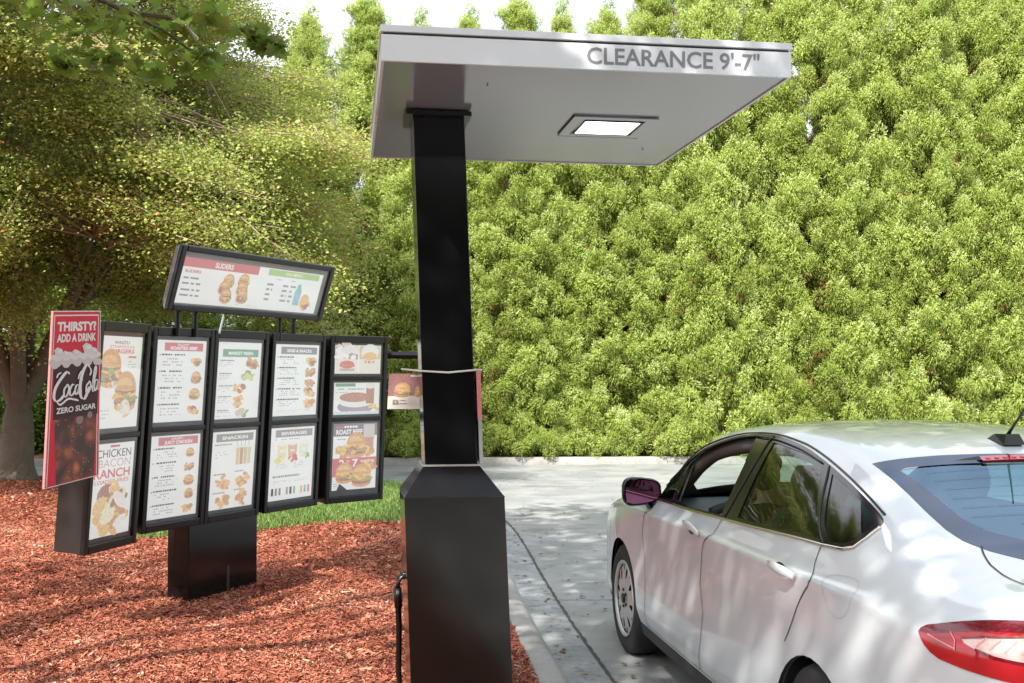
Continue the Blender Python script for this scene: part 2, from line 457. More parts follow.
def rot_to(axis):
    """rotation matrices taking +Z to each row of axis"""
    a = unit(axis); z = np.array([0, 0, 1.])
    h = np.where(np.abs(a[:, 2:3]) > .95, np.array([[1., 0, 0]]), z[None])
    x = unit(np.cross(h, a)); y = np.cross(a, x)
    return np.stack([x, y, a], 2)

def puff(g, nb=240):
    """one soft rounded plume: short sprays fanned over a dome with a hanging fringe; unit radius"""
    th = g.uniform(0, 2*np.pi, nb); s = g.uniform(-.75, 1, nb); el = np.arcsin(s)
    d = np.stack([np.cos(th)*np.cos(el), np.sin(th)*np.cos(el), s], 1)
    r0 = g.uniform(.50, 1.0, nb)[:, None]
    down = np.array([0, 0, -1.]) + d*d[:, 2:3]
    d1 = unit(d*g.uniform(.45, 1.1, nb)[:, None] + down*.42 + g.normal(0, .25, (nb, 3)))
    ln = g.uniform(.15, .30, nb)[:, None]*(1 + .5*np.clip(-s, 0, 1))[:, None]
    c0 = d*r0; c1 = c0 + d1*ln
    wv = unit(np.cross(d1, d + g.normal(0, .30, (nb, 3))))
    w0 = .052; w1 = .026
    V = np.stack([c0-wv*w0, c0+wv*w0, c1+wv*w1, c1-wv*w1], 1)
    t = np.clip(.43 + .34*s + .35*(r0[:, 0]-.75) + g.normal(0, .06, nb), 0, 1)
    return V, t
def puffs_mesh(C, axis, rad, tb, g, variants, stretch=1.35):
    """many puffs merged: returns V, F, tint"""
    n = len(C); Rm = rot_to(axis); sel = g.integers(0, len(variants), n)
    Vs = []; Ts = []
    for k in range(len(variants)):
        i = np.where(sel == k)[0]
        if not len(i): continue
        V, t = variants[k]; nb = len(t)
        W = V.reshape(-1, 3)*np.array([1, 1, stretch])
        spin = g.uniform(0, 2*np.pi, len(i))
        cs, sn = np.cos(spin), np.sin(spin)
        Rz = np.zeros((len(i), 3, 3)); Rz[:, 0, 0] = cs; Rz[:, 0, 1] = -sn; Rz[:, 1, 0] = sn; Rz[:, 1, 1] = cs; Rz[:, 2, 2] = 1
        M = Rm[i] @ Rz
        P = np.einsum('nij,kj->nki', M, W)*rad[i][:, None, None] + C[i][:, None, :]
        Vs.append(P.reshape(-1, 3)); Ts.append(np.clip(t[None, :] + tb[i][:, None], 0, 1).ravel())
    V = np.vstack(Vs); T = np.concatenate(Ts)
    nb = len(T)
    return V, np.arange(nb*4).reshape(nb, 4), T

g = np.random.default_rng(21)
PV = [puff(g, 240) for _ in range(6)]

def conifer_mesh(name, H, R0, seed, npuff):
    g = np.random.default_rng(seed)
    # boughs: clusters of plumes on a tapering column
    nbough = npuff//5
    hz = g.random(nbough)**1.1
    z = .25 + hz*(H-.6)
    env = R0*np.clip((1-hz)**.55, .10, 1)*(.86 + .28*g.random(nbough))
    th = np.where(g.random(nbough) < .80, g.normal(-np.pi/2, 1.0, nbough), g.uniform(0, 2*np.pi, nbough))   # denser on the lit, open side
    C = []; A = []; Rr = []; tb = []
    for i in range(nbough):
        n = g.integers(4, 8)
        o = np.array([math.cos(th[i]), math.sin(th[i]), 0])
        tbase = g.normal(0, .07)
        for k in range(n):
            f = 1 - .62*k/n*g.uniform(.6, 1.2)
            c = o*env[i]*f + np.array([0, 0, z[i] - .15*k*g.uniform(.4, 1.3)]) + g.normal(0, .09, 3)
            C.append(c); A.append(o*g.uniform(.35, .95) + np.array([0, 0, 1.]) + g.normal(0, .18, 3))
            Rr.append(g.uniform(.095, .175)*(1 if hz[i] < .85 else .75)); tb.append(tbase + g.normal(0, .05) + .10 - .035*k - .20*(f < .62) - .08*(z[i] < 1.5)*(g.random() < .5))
    # leader
    for k in range(7):
        C.append(np.array([g.normal(0, .05), g.normal(0, .05), H - .12*k - .1])); A.append(np.array([g.normal(0, .2), g.normal(0, .2), 1.])); Rr.append(.11+.012*k); tb.append(.05)
    return puffs_mesh(np.array(C), np.array(A), np.array(Rr), np.array(tb), g, PV)

def conifer_proto(name, H, R0, seed, npuff):
    V, F, T = conifer_mesh(name, H, R0, seed, npuff)
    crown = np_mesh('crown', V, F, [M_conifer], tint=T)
    mb = MB(); rnd = random.Random(seed)
    pts = [(rnd.gauss(0, .02)*k, rnd.gauss(0, .02)*k, -.15 + (H-.3)*k/6) for k in range(7)]
    mb.tube(pts, [.15*(1-k/7)+.012 for k in range(7)], M_bark, 9)
    for k in range(60):
        zz = rnd.uniform(.3, H*.93); a = rnd.uniform(0, 6.28); l = R0*(1-zz/H)**.55*.9
        mb.tube([(0, 0, zz), (math.cos(a)*l*.5, math.sin(a)*l*.5, zz-.05), (math.cos(a)*l, math.sin(a)*l, zz+.12)], [.022, .014, .006], M_bark, 5, False)
    me = bpy.data.meshes.new('trunk'); me.from_pydata(mb.v, [], mb.f); me.materials.append(M_bark); me.polygons.foreach_set('use_smooth', [True]*len(mb.f)); me.update()
    return crown, me, H
CP = [conifer_proto('c%d' % i, H, R0, 31+i, n) for i, (H, R0, n) in enumerate([(9.0, 1.25, 1850), (9.6, 1.35, 2000), (8.6, 1.15, 1750)])]
ORD = ['first','second','third','fourth','fifth','sixth','seventh','eighth','ninth','tenth','eleventh','twelfth','thirteenth','fourteenth','fifteenth','sixteenth','seventeenth','eighteenth','nineteenth','twentieth','twenty first']
rnd = random.Random(9)
hx = [-4.05, -2.95, -1.85, -.85, .15, 1.0, 1.95, 3.0, 4.0, 5.05, 6.1, 7.1, 8.2, 9.3, 10.4, 11.5, 12.6]
hh = [9.05, 9.5, 8.95, 9.2, 9.35, 9.3, 9.2, 10.6, 11.2, 11.6, 11.4, 11.9, 11.6, 12.0, 11.7, 11.9, 11.5]
for i, (x, H) in enumerate(zip(hx, hh)):
    crown, trunk, H0 = CP[i % 3]
    t = thing('conifer_tree', f'tall light green plumed evergreen, {ORD[i]} from the left of the hedge wall behind the lane', 'tree',
              (x, 22.1 + (.26 if i % 2 else -.12) + rnd.uniform(-.08, .14) + .02*x, .10), rnd.uniform(-.5, .5), 'evergreens in the tall hedge')
    s = H/H0; t.scale = (1.03, 1.03, s)
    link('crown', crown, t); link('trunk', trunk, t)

# low plumes sprouting along the foot of the hedge
g = np.random.default_rng(77)
def bush_mesh(R0, H, n, seed, mat, rr=(.07, .13)):
    g = np.random.default_rng(seed)
    th = g.uniform(0, 6.28, n); q = g.random(n)
    C = np.stack([np.cos(th)*R0*np.sqrt(q), np.sin(th)*R0*np.sqrt(q)*.8, H*(.12+.88*(1-q*.75))*g.uniform(.35, 1, n)], 1)
    A = np.stack([np.cos(th)*q, np.sin(th)*q, np.full(n, .9)], 1) + g.normal(0, .15, (n, 3))
    V, F, T = puffs_mesh(C, A, g.uniform(*rr, n), g.normal(.02, .07, n), g, PV, 1.3)
    return np_mesh('foliage', V, F, [mat], tint=T)
BM = [bush_mesh(.42, .75, 60, 5, M_conifer), bush_mesh(.5, .95, 80, 6, M_conifer), bush_mesh(.36, .55, 45, 8, M_conifer)]
stem = MB()
for k in range(5): stem.tube([(0, 0, -.03), (.12*math.cos(k*1.3), .12*math.sin(k*1.3), .35)], [.014, .006], M_bark, 5)
for i, (x, k, s) in enumerate([(-2.0,1,1.0),(-.75,0,1.0),(.05,1,1.05),(.6,2,1.1),(1.25,0,.8),(1.95,2,.95),(3.0,1,1.25),(3.9,2,.8),(4.6,2,1.0),(5.6,1,1.0),(6.8,0,1.0),(8.2,1,1.0)]):
    y = 20.90 + .045*x + rnd.uniform(-.06, .08)
    t = thing('low_evergreen_shrub', f'low bright green plumed shrub at the foot of the hedge, {ORD[i]} from the left', 'shrub', (x, y, .10), rnd.uniform(0, 6.28), 'low shrubs along the hedge foot')
    t.scale = (s, s, s)
    link('foliage', BM[k], t)
    if i == 0: sm = stem.build('stem', t); sme = sm.data
    else: link('stem', sme, t)

# ---- branching broadleaf trees
def grow(g, base, H, spread, nl=6, r0=.28, fork=1.5, lean=(0, 0)):
    """trunk and limbs as tubes; returns tube list and twig ends"""
    tubes = []; ends = []
    base = np.array(base, float)
    top = base + np.array([lean[0], lean[1], fork])
    def curve(a, b, n, sag, jit):
        out = []
        for k in range(n+1):
            t = k/n
            p = a*(1-t) + b*t + np.array([0, 0, sag*math.sin(math.pi*t)]) + (g.normal(0, jit, 3) if 0 < k < n else 0)
            out.append(p)
        return out
    tubes.append(([base - [0, 0, .2], base + [0, 0, .05], base*.5 + top*.5, top], [r0*1.5, r0*1.15, r0, r0*.92]))
    return tubes, top, curve

def leaf_cloud(g, ends, dirs, per, size, ratio, droop, spreadr, flat=.35):
    """small leaves on short side sprays round each twig"""
    n = len(ends)*per
    idx = np.repeat(np.arange(len(ends)), per)
    E = np.asarray(ends)[idx]; D = np.asarray(dirs)[idx]
    t = g.random(n)
    off = g.normal(0, 1, (n, 3))*np.array([1, 1, flat])*spreadr
    P = E - D*(t*1.2*spreadr*2)[:, None] + off
    P[:, 2] -= droop*g.random(n)
    th = g.uniform(0, 6.283, n)
    ax = unit(np.stack([np.cos(th), np.sin(th), g.normal(-.15, .45, n)], 1))
    W = unit(np.cross(ax, np.stack([g.normal(0, 1.1, n), g.normal(-.3, 1.1, n), np.ones(n)], 1)))
    ln = size*g.lognormal(0, .25, n)
    a = ax*ln[:, None]/2; b = W*(ln*ratio)[:, None]/2
    V = np.stack([P-a, P-b, P+a, P+b], 1)
    return V.reshape(-1, 3), np.arange(n*4).reshape(n, 4), idx

def broadleaf(name, label, cat, base, Z, RAD, ctr, fork, r0, ntwig, per, leafsize, mat, barkm, seed, group=None, tb=None):
    g = np.random.default_rng(seed)
    base = np.array(base, float); ctr = np.array(ctr, float); RAD = np.array(RAD, float)
    mb = MB()
    top = base + np.array([.05, -.05, fork])
    th = g.uniform(0, 6.28)
    prof = [r0*1.75, r0*1.32, r0*1.05, r0, r0*.72]
    mb.tube([tuple(base + np.array([0, 0, -.15])), tuple(base + np.array([0, 0, .08])), tuple(base + np.array([.01, 0, fork*.35])), tuple(base*.3 + top*.7), tuple(top)], prof, barkm, 16)
    nl = 7; tips1 = []
    for i in range(nl):
        a = th + i*6.283/nl + g.normal(0, .2)
        rr = g.uniform(.35, .6)
        e = ctr + RAD*np.array([math.cos(a)*rr, math.sin(a)*rr, g.uniform(-.2, .45)])
        m1 = top*.72 + e*.28 + np.array([0, 0, .18]) + g.normal(0, .08, 3); m2 = top*.35 + e*.65 + np.array([0, 0, .35]) + g.normal(0, .12, 3)
        if name == 'broadleaf_tree': e[0] = min(e[0], -2.6 - (e[2]-2.6)*.52)
        mb.tube([tuple(top - np.array([0, 0, .75*fork/1.15])), tuple(top*.93 + m1*.07 - np.array([0, 0, .12])), tuple(m1), tuple(m2), tuple(e)], [r0*.5, r0*.52, r0*.42, r0*.28, r0*.17], barkm, 12)
        for q, w_ in ((m1, .42), (m2, .28), (e, .17)):
            for _ in range(3):
                if False: pass
                d = unit(g.normal(0, 1, 3)*np.array([1, 1, .55]) + unit(q-top)*.6)
                f = q + d*g.uniform(.9, 1.9)*RAD[0]/5.5
                if name == 'broadleaf_tree' and f[0] > -1.9 - (f[2]-2.6)*.52: continue
                mid = (q+f)/2 + g.normal(0, .1, 3)
                mb.tube([tuple(q), tuple(mid), tuple(f)], [r0*w_*.6, r0*w_*.4, r0*.07], barkm, 6, False)
                tips1 += [mid, f]
    tips1 = np.array(tips1)
    # twig ends inside the envelope, biased outward, in uneven tiers
    E = []
    lump = g.normal(0, 1, (26, 3)); lump = unit(lump)
    if name == 'broadleaf_tree':      # foliage in tilted sprays, one per side bough, with gaps between
        while len(E) < ntwig:
            d = unit(g.normal(0, 1, 3)); rad = .45 + .52*g.random()**.6
            q = ctr + RAD*d*rad
            if q[2] < ctr[2] - RAD[2]*.88 or q[0] > -1.15 - (q[2]-2.6)*.55: continue
            o = unit(np.array([d[0], d[1], .12 - .25*(d[2] < 0)])); sd = unit(np.cross(o, [0, 0, 1.])); upv = np.cross(sd, o)
            Lr = g.uniform(.55, 1.15); wd = Lr*g.uniform(.55, .8); th_ = g.uniform(.10, .20)
            for _ in range(34):
                a_ = g.normal(0, .5); b_ = g.normal(0, .5)
                E.append(q + o*a_*Lr + sd*b_*wd + upv*(g.normal(0, .5)*th_ - .18*a_*a_*Lr))
    while len(E) < ntwig:
        d = unit(g.normal(0, 1, 3)); rad = (.30 + .70*g.random()**.45)
        k = 1 + .16*np.max(lump @ d) - .10 - .14*(math.sin(d[0]*7+d[2]*9+seed)*math.sin(d[1]*8+2))
        p = ctr + RAD*d*rad*k
        if p[2] < ctr[2] - RAD[2]*.93: continue
        if name == 'broadleaf_tree' and p[0] > -1.35 - (p[2]-2.6)*.52: continue
        if math.sin(p[0]*1.9+seed)*math.sin(p[1]*1.7)*math.sin(p[2]*2.6+p[0]) > .52: continue
        E.append(p)
    E = np.array(E)
    tm = MB()
    Dr = unit(E - ctr)*np.array([1, 1, .6]) + np.array([0, 0, -.12]); Dr = unit(Dr)
    for i in range(len(E)):
        j = np.argmin(((tips1 - E[i])**2).sum(1) + 1e-3) if i % 3 == 0 else None
        q = E[i] - Dr[i]*g.uniform(.5, 1.0) + g.normal(0, .12, 3)
        if j is not None and np.linalg.norm(tips1[j]-E[i]) < 2.6: q2 = tips1[j]; pts = [q2, (q+q2)/2 + g.normal(0, .08, 3), q, E[i]]; rd = [.022, .016, .011, .004]
        else: pts = [q, (q+E[i])/2 + g.normal(0, .05, 3), E[i]]; rd = [.010, .007, .003]
        tm.tube([tuple(p) for p in pts], rd, M_twig, 4, False)
    V, F, idx = leaf_cloud(g, E, Dr, per, leafsize, .62, .10, .20*RAD[0]/5.5 + .06)
    tt = g.normal(.5, .12, len(F)) + g.normal(0, .13, len(E))[idx]
    t = thing(name, label, cat, tuple(base), 0, group)
    o = mb.build('trunk', t, True, True)
    o2 = tm.build('branches', t, True, False)
    me = np_mesh('crown', V - base, F, [mat], tint=np.clip(tt, 0, 1))
    link('crown', me, t)
    return t
broadleaf('broadleaf_tree', 'broad tree with small olive and rust tinted leaves and a thick grey trunk', 'tree',
          (-7.35, 16.35, .12), 0, (6.3, 4.9, 4.3), (-7.0, 15.6, 5.9), 1.15, .225, 7800, 185, .042, M_olive, M_bark2, 3)
# further trees standing behind it
for i, (x, y, rx, H, sd, lab) in enumerate([(-13.2, 24.5, 3.4, 5.2, 41, 'leafy tree far behind the broad tree, at the left edge'), (-8.6, 25.0, 2.8, 4.4, 42, 'leafy tree behind the broad tree trunk, just left of the hedge wall')]):
    broadleaf('background_tree', lab, 'tree', (x, y, .1), 0, (rx, rx*.8, H*.5), (x, y, H*.62), 1.3, .14, 520, 110, .085, M_shrub, M_bark2, sd)
# leafy bushes beyond the road at left
for i, (x, y, lab) in enumerate([(-9.9, 22.0, 'sunny green bush beyond the road, leftmost behind the tree trunk'), (-8.5, 22.2, 'sunny green bush beyond the road, right of the tree trunk'), (-6.9, 22.0, 'sunny green bush beyond the road, between the trunk and the hedge'), (-5.4, 22.0, 'sunny green bush beyond the road, beside the first hedge evergreen')]):
    g = np.random.default_rng(60+i)
    n = 170; d = unit(g.normal(0, 1, (n, 3))); d[:, 2] = np.abs(d[:, 2]); rr = g.uniform(.5, 1, n)[:, None]
    H_ = [1.9, 2.2, 2.4, 3.2][i]
    E = d*rr*np.array([.85, .7, H_*.95]) + np.array([0, 0, .15])
    V, F, idx = leaf_cloud(g, E, d, 90, .085, .6, .1, .14, .8)
    t = thing('leafy_bush', lab, 'bush', (x, y, .1), 0, 'bushes beyond the road')
    link('foliage', np_mesh('foliage', V, F, [M_shrub], tint=np.clip(g.normal(.5, .2, len(F)) + g.normal(0, .12, n)[idx], 0, 1)), t)
    mb = MB()
    for k in range(7): mb.tube([(0, 0, -.05), (.25*math.cos(k), .25*math.sin(k), .8), (.5*math.cos(k), .5*math.sin(k), H_*.8)], [.02, .015, .006], M_bark2, 5, False)
    mb.build('stem', t)

# maple overhead: trunk outside the picture to the left, one drooping bough in the top corner
def maple_leaf():
    P = [(0,-.5),(.08,-.18),(.34,-.30),(.27,-.08),(.52,.02),(.34,.12),(.36,.30),(.17,.22),(0,.55),(-.17,.22),(-.36,.30),(-.34,.12),(-.52,.02),(-.27,-.08),(-.34,-.30),(-.08,-.18)]
    return np.array([(x, y, .12*abs(x) - .05*y*y) for x, y in P])
ML = maple_leaf()
def maple_cloud(g, C, Rr, per, size):
    n = len(C)*per; idx = np.repeat(np.arange(len(C)), per)
    P = C[idx] + g.normal(0, 1, (n, 3))*np.asarray(Rr)[idx][:, None]*np.array([.6, .6, .38])
    th = g.uniform(0, 6.283, n)
    ax = unit(np.stack([np.cos(th), np.sin(th), g.normal(-.45, .45, n)], 1))
    nz = unit(np.stack([g.normal(0, .5, n), g.normal(0, .5, n), np.ones(n)], 1))
    W = unit(np.cross(ax, nz)); N = np.cross(W, ax)
    s = size*g.lognormal(0, .22, n)
    V = P[:, None, :] + s[:, None, None]*(ML[None, :, 0:1]*W[:, None, :] + ML[None, :, 1:2]*ax[:, None, :] + ML[None, :, 2:3]*N[:, None, :])
    k = len(ML)
    me = bpy.data.meshes.new('crown')
    F = np.arange(n*k).reshape(n, k)
    return V.reshape(-1, 3), F
g = np.random.default_rng(15)
mt = thing('maple_tree', 'broad leaved maple whose drooping leafy bough hangs into the top left corner', 'tree', (-6.2, .6, .1))
mb = MB()
mb.tube([(-6.2,.6,-.05),(-6.15,.62,.2),(-6.0,.7,2.2),(-5.6,.8,3.9)], [.34,.27,.23,.2], M_bark2, 14)
limbs = [[(-5.7,.8,3.7),(-4.9,2.6,5.0),(-4.3,4.2,5.5),(-3.5,5.2,4.8),(-2.7,5.75,3.92),(-2.1,5.95,3.68),(-1.5,6.05,3.62)],
         [(-5.65,.8,3.8),(-4.2,.9,5.6),(-2.4,1.2,6.7),(-.8,1.5,7.4)], [(-5.6,.8,3.8),(-5.6,1.6,5.6),(-4.6,3.0,7.3),(-3.4,4.0,8.3)],
         [(-5.6,.8,3.8),(-6.6,.3,5.6),(-7.4,-.3,7.2)], [(-5.6,.8,3.8),(-5.2,-.6,5.8),(-4.0,-2.2,7.2)], [(-5.6,.8,3.9),(-4.9,.6,6.2),(-4.0,.5,8.6)]]
for Lb in limbs: mb.tube(Lb, [(.07 if Lb is not limbs[0] else .075)*(1-k/len(Lb))**(1 if Lb is not limbs[0] else 2.0)+.007 for k in range(len(Lb))], M_bark2, 8)
# side twigs of the visible bough
bough = [((-2.7,5.75,3.90),(-2.35,6.3,3.61)),((-2.4,5.85,3.77),(-2.25,5.6,3.53)),((-2.1,5.95,3.68),(-1.75,6.35,3.49)),((-1.9,6.0,3.67),(-1.65,5.75,3.47)),((-3.1,5.5,4.25),(-2.95,6.0,3.75)),((-1.5,6.05,3.61),(-1.32,6.15,3.55))]
for a, b in bough: mb.tube([a, tuple((Vector(a)+Vector(b))/2+Vector((0,0,.03))), b], [.012,.008,.004], M_bark2, 5, False)
mb.build('trunk', mt, True, True)
C = []; Rr = []
bp = [(-2.42,5.95,3.80,.17),(-2.2,5.8,3.82,.16),(-2.62,5.9,3.90,.18),(-1.98,6.05,3.84,.17),(-2.1,6.2,3.68,.14),(-1.8,6.2,3.74,.13),(-1.62,5.9,3.86,.13),(-1.68,6.0,3.68,.10),(-1.42,6.12,3.84,.09),(-2.9,5.8,4.02,.2),(-3.05,5.9,3.92,.16),(-2.3,6.1,3.70,.10),(-2.55,6.2,3.72,.08),(-1.33,6.12,3.78,.06),(-3.3,5.5,4.4,.25),(-2.3,5.9,3.98,.2),(-1.8,6.0,3.95,.16)]
for x, y, z, r_ in bp: C.append((x, y, z-.25)); Rr.append(r_)
V1, F1 = maple_cloud(g, np.array(C), Rr, 30, .095)
# the rest of the crown, out of the picture overhead
C = []; Rr = []
while len(C) < MAPLE_CLUSTERS:
    d = unit(g.normal(0, 1, 3))
    zone = g.random()
    if zone < .48: p = np.array([-1.2, -.9, 7.2]) + np.array([2.3, 3.0, 1.4])*d*g.random()**.4
    elif zone > .97: p = np.array([-6.4, 1.2, 7.2]) + np.array([2.2, 3.4, 1.2])*d*g.random()**.4
    else: p = np.array([-2.8, 3.6, 7.4]) + np.array([1.8, 3.3, 1.3])*d*g.random()**.4
    if p[1] > 3.0 and p[2] < 1.71 + p[1]*.40 + .5: continue
    C.append(p); Rr.append(g.uniform(.28, .5))
V2, F2 = maple_cloud(g, np.array(C), Rr, 27, .15)
V = np.vstack([V1, V2]); F = np.vstack([F1, F2+len(V1)])
crown = np_mesh('crown', V - np.array([-6.2, .6, .1]), F, [M_maple], tint=np.clip(g.normal(.45, .22, len(F)), 0, 1))
link('crown', crown, mt)

# picket fence far left
ft = thing('picket_fence', 'pale picket fence glimpsed beyond the road at far left', 'fence', (-9.6, 23.6, .1))
mb = MB(); mr = MB(); Mf = simple('fence_wood', (.55,.50,.40), .8, noise=.2)
for k in range(24):
    x = -2 + k*.17; mb.box((x, 0, 0), (x+.09, .025, 1.25), Mf)
    mb.add([(x, 0, 1.25), (x+.09, 0, 1.25), (x+.09, .025, 1.25), (x, .025, 1.25), (x+.045, .0125, 1.32)], [(0,1,4),(1,2,4),(2,3,4),(3,0,4)], Mf)
for z in (.3, 1.0): mr.box((-2.1, .028, z), (2.2, .06, z+.08), Mf)
mb.build('pickets', ft); mr.build('rail', ft)

# unseen wood added behind the photographer to darken the reflections
g = np.random.default_rng(8); n = 1700
C = np.stack([g.uniform(-34, 34, n), g.uniform(-24, -17, n), g.uniform(.3, 9.5, n)**1.0], 1)
th = np.stack([g.normal(0, 1, n), g.normal(0, 1, n), g.normal(0, 1, n)], 1)
V, F, idx = leaf_cloud(g, C, unit(th), 45, .42, .65, .2, .8, .8)
tag(link('added_woodland', np_mesh('added_woodland', V, F, [leaf_mat('added_wood_leaf', [(0,(.04,.07,.015)),(1,(.08,.12,.03))], .6, .3)], tint=g.random(len(F)))), kind='stuff')
# ---------------------------------------------------------------- painted metal, print colours
M_blackgloss = simple('black_powder_coat', (.005,.005,.006), .10, spec=.28)
M_blackbox = simple('black_satin_box', (.007,.0065,.006), .14, spec=.42)
M_frame = simple('black_frame', (.009,.009,.010), .28, spec=.45, noise=.1)
M_case = simple('dark_case', (.020,.017,.015), .38, noise=.25, nscale=5)
M_white = simple('white_enamel', (.66,.70,.75), .28, noise=.03, nscale=3)
M_soffit = simple('soffit_metal', (.215,.235,.265), .16, spec=.7, noise=.04, nscale=1.2)
M_alu = simple('aluminium', (.62,.62,.62), .3, metal=.9, noise=.1)
M_letter = simple('grey_lettering', (.19,.20,.215), .6)
M_lamp = simple('lit_lens', (.9,.9,.9), .4, emis=3.2)
M_pane = glass_mat('cabinet_glass', (.93,.95,.95), .9, 1.75)
_pc = {}
def pm(c, rough=.6, lit=False):
    if lit:
        k = (c, 'lit')
        if k not in _pc:
            a = pm(c); m = a.copy(); m.name = a.name + '_lit'; b = [n for n in m.node_tree.nodes if n.type == 'BSDF_PRINCIPLED'][0]
            ln = b.inputs['Base Color'].links
            if ln: m.node_tree.links.new(ln[0].from_socket, b.inputs['Emission Color'])
            else: b.inputs['Emission Color'].default_value = b.inputs['Base Color'].default_value
            b.inputs['Emission Strength'].default_value = .30   # backlit translucent sheet
            _pc[k] = m
        return _pc[k]
    if c not in _pc:
        food = max(c)-min(c) > .16 and c not in (RED, GREEN, LIME)
        cc = tuple(x*.70 + f*.30 for x, f in zip(c, (.62, .60, .56))) if max(c) > .10 and c != (.62,.02,.045) else c
        _pc[c] = simple('print_%d' % len(_pc), cc, rough, noise=.42 if food else .04, nscale=70)
    return _pc[c]
WHITE = (.82,.84,.82); RED = (.55,.035,.055); GREEN = (.03,.27,.13); DGREY = (.12,.12,.12); INK = (.16,.16,.17); LIME = (.32,.52,.12); PLUM = (.10,.07,.09)
BUN = (.62,.30,.08); BUN2 = (.74,.45,.17); MEAT = (.30,.09,.045); LETT = (.22,.36,.07); CHEESE = (.80,.48,.08); TOM = (.60,.10,.05); FRY = (.78,.50,.16); CRUST = (.55,.24,.07)

_tc = {}
def text_geo(s, bold=.0):
    """flat lettering as triangles, normalised: width and cap height returned"""
    k = (s, bold)
    if k in _tc: return _tc[k]
    cu = bpy.data.curves.new('t', 'FONT'); cu.body = s; cu.size = 1; cu.offset = bold; cu.fill_mode = 'FRONT'; cu.resolution_u = 3
    o = bpy.data.objects.new('t', cu); col.objects.link(o)
    dg = bpy.context.evaluated_depsgraph_get(); me = bpy.data.meshes.new_from_object(o.evaluated_get(dg))
    me.calc_loop_triangles()
    V = [(v.co.x, v.co.y) for v in me.vertices]; F = [tuple(t.vertices) for t in me.loop_triangles]
    bpy.data.objects.remove(o); bpy.data.curves.remove(cu); bpy.data.meshes.remove(me)
    x0 = min(v[0] for v in V); x1 = max(v[0] for v in V); y1 = max(v[1] for v in V)
    _tc[k] = ([(a-x0, b) for a, b in V], F, x1-x0, y1)
    return _tc[k]

class Sheet2D:
    """printed sheet: origin top-left, ex along width, ev downwards, n towards the reader"""
    def __init__(s, org, ex, ev, n, W, H):
        s.o = Vector(org); s.ex = Vector(ex); s.ev = Vector(ev); s.n = Vector(n); s.W = W; s.H = H; s.mb = MB(); s.k = 0; s.lit = False
    def P(s, u, v, lay): return s.o + s.ex*(u*s.W) + s.ev*(v*s.H) + s.n*(lay*.00045)
    def poly(s, uv, c, lay=None):
        s.k += 1 if lay is None else 0
        l = 1 + s.k*.13 if lay is None else lay
        s.mb.add([s.P(u, v, l) for u, v in uv], [tuple(range(len(uv)))[::-1]], pm(c, lit=s.lit) if isinstance(c, tuple) else c)
    def rect(s, u0, v0, u1, v1, c, lay=None):
         s.poly([(u0, v0), (u1, v0), (u1, v1), (u0, v1)], c, lay)
    def ell(s, u, v, ru, c, ratio=1., a0=0, a1=360, n=18, rot=0):
        rv = ru*s.W/s.H*ratio; pts = []
        for k in range(n if a1-a0 >= 360 else n+1):
            w_ = R(a0 + (a1-a0)*k/n)
            x = math.cos(w_); y = -math.sin(w_)
            xr = x*math.cos(rot) - y*ratio*math.sin(rot); yr = x*math.sin(rot) + y*ratio*math.cos(rot)
            pts.append((u + ru*xr, v + ru*s.W/s.H*yr))
        s.poly(pts[::-1], c)
    def text(s, txt, u0, v0, u1, capv, c, bold=.02, align='fit', maxw=True, shear=0):
        V, F, w_, h_ = text_geo(txt, bold)
        s.k += 1; l = 1 + s.k*.13
        sv = capv/h_; su = (u1-u0)/w_
        s.mb.add([s.P(u0 + x*su + shear*y, v0 + capv - y*sv, l) for x, y in V], [(a, b, d) for a, b, d in F], pm(c, lit=s.lit) if isinstance(c, tuple) else c)
    def lines(s, u0, v0, u1, v1, n, c=INK, seed=1, dens=.75, th=.32):
        rnd = random.Random(seed + int(u0*100) + int(v0*100)*3)
        dv = (v1-v0)/n
        for i in range(n):
            u = u0; e = u0 + (u1-u0)*rnd.uniform(.7, 1)
            while u < e:
                l = rnd.uniform(.015, .055)
                if rnd.random() < dens: s.rect(u, v0+dv*i, min(u+l, e), v0+dv*(i+th), c, 2)
                u += l + .012
    def burger(s, u, v, r, tall=1.0, patties=1):
        q = r*s.W/s.H
        s.ell(u, v+q*.55*tall, r, BUN, .38)
        s.ell(u, v+q*.38*tall, r*1.05, MEAT, .30)
        s.ell(u+r*.1, v+q*.22*tall, r*1.1, LETT, .22)
        s.ell(u-r*.1, v+q*.14*tall, r*1.02, TOM, .20)
        s.ell(u, v+q*.03*tall, r*1.04, CHEESE, .22)
        if patties > 1: s.ell(u, v-q*.12*tall, r*1.02, MEAT, .26); s.ell(u, v-q*.2*tall, r, CHEESE, .16)
        s.ell(u, v-q*.1*tall, r*1.0, BUN, .85*tall, 0, 180)
        s.ell(u-r*.1, v-q*.32*tall, r*.72, BUN2, .5*tall, 0, 180)
        rr = random.Random(int(u*97+v*991+r*77))
        for k in range(9): s.ell(u+rr.uniform(-1, 1)*r*.95, v+q*rr.uniform(.0, .48)*tall, r*rr.uniform(.14, .34), rr.choice((LETT, MEAT, TOM, CHEESE, BUN2, CRUST)), rr.uniform(.3, .7), n=8, rot=rr.uniform(-.5, .5))
    def pile(s, u, v, r, cols=(BUN, CRUST, FRY, MEAT, BUN2), n=14, seed=3, flat=.55):
        rnd = random.Random(seed)
        for i in range(n):
            a = rnd.uniform(0, 6.28); d = r*math.sqrt(rnd.random())*.75
            s.ell(u+math.cos(a)*d, v+math.sin(a)*d*flat*s.W/s.H, r*rnd.uniform(.25, .5), rnd.choice(cols), rnd.uniform(.35, .8), n=10, rot=rnd.uniform(-.8, .8))
    def finish(s, name, parent): return s.mb.build(name, parent, True)

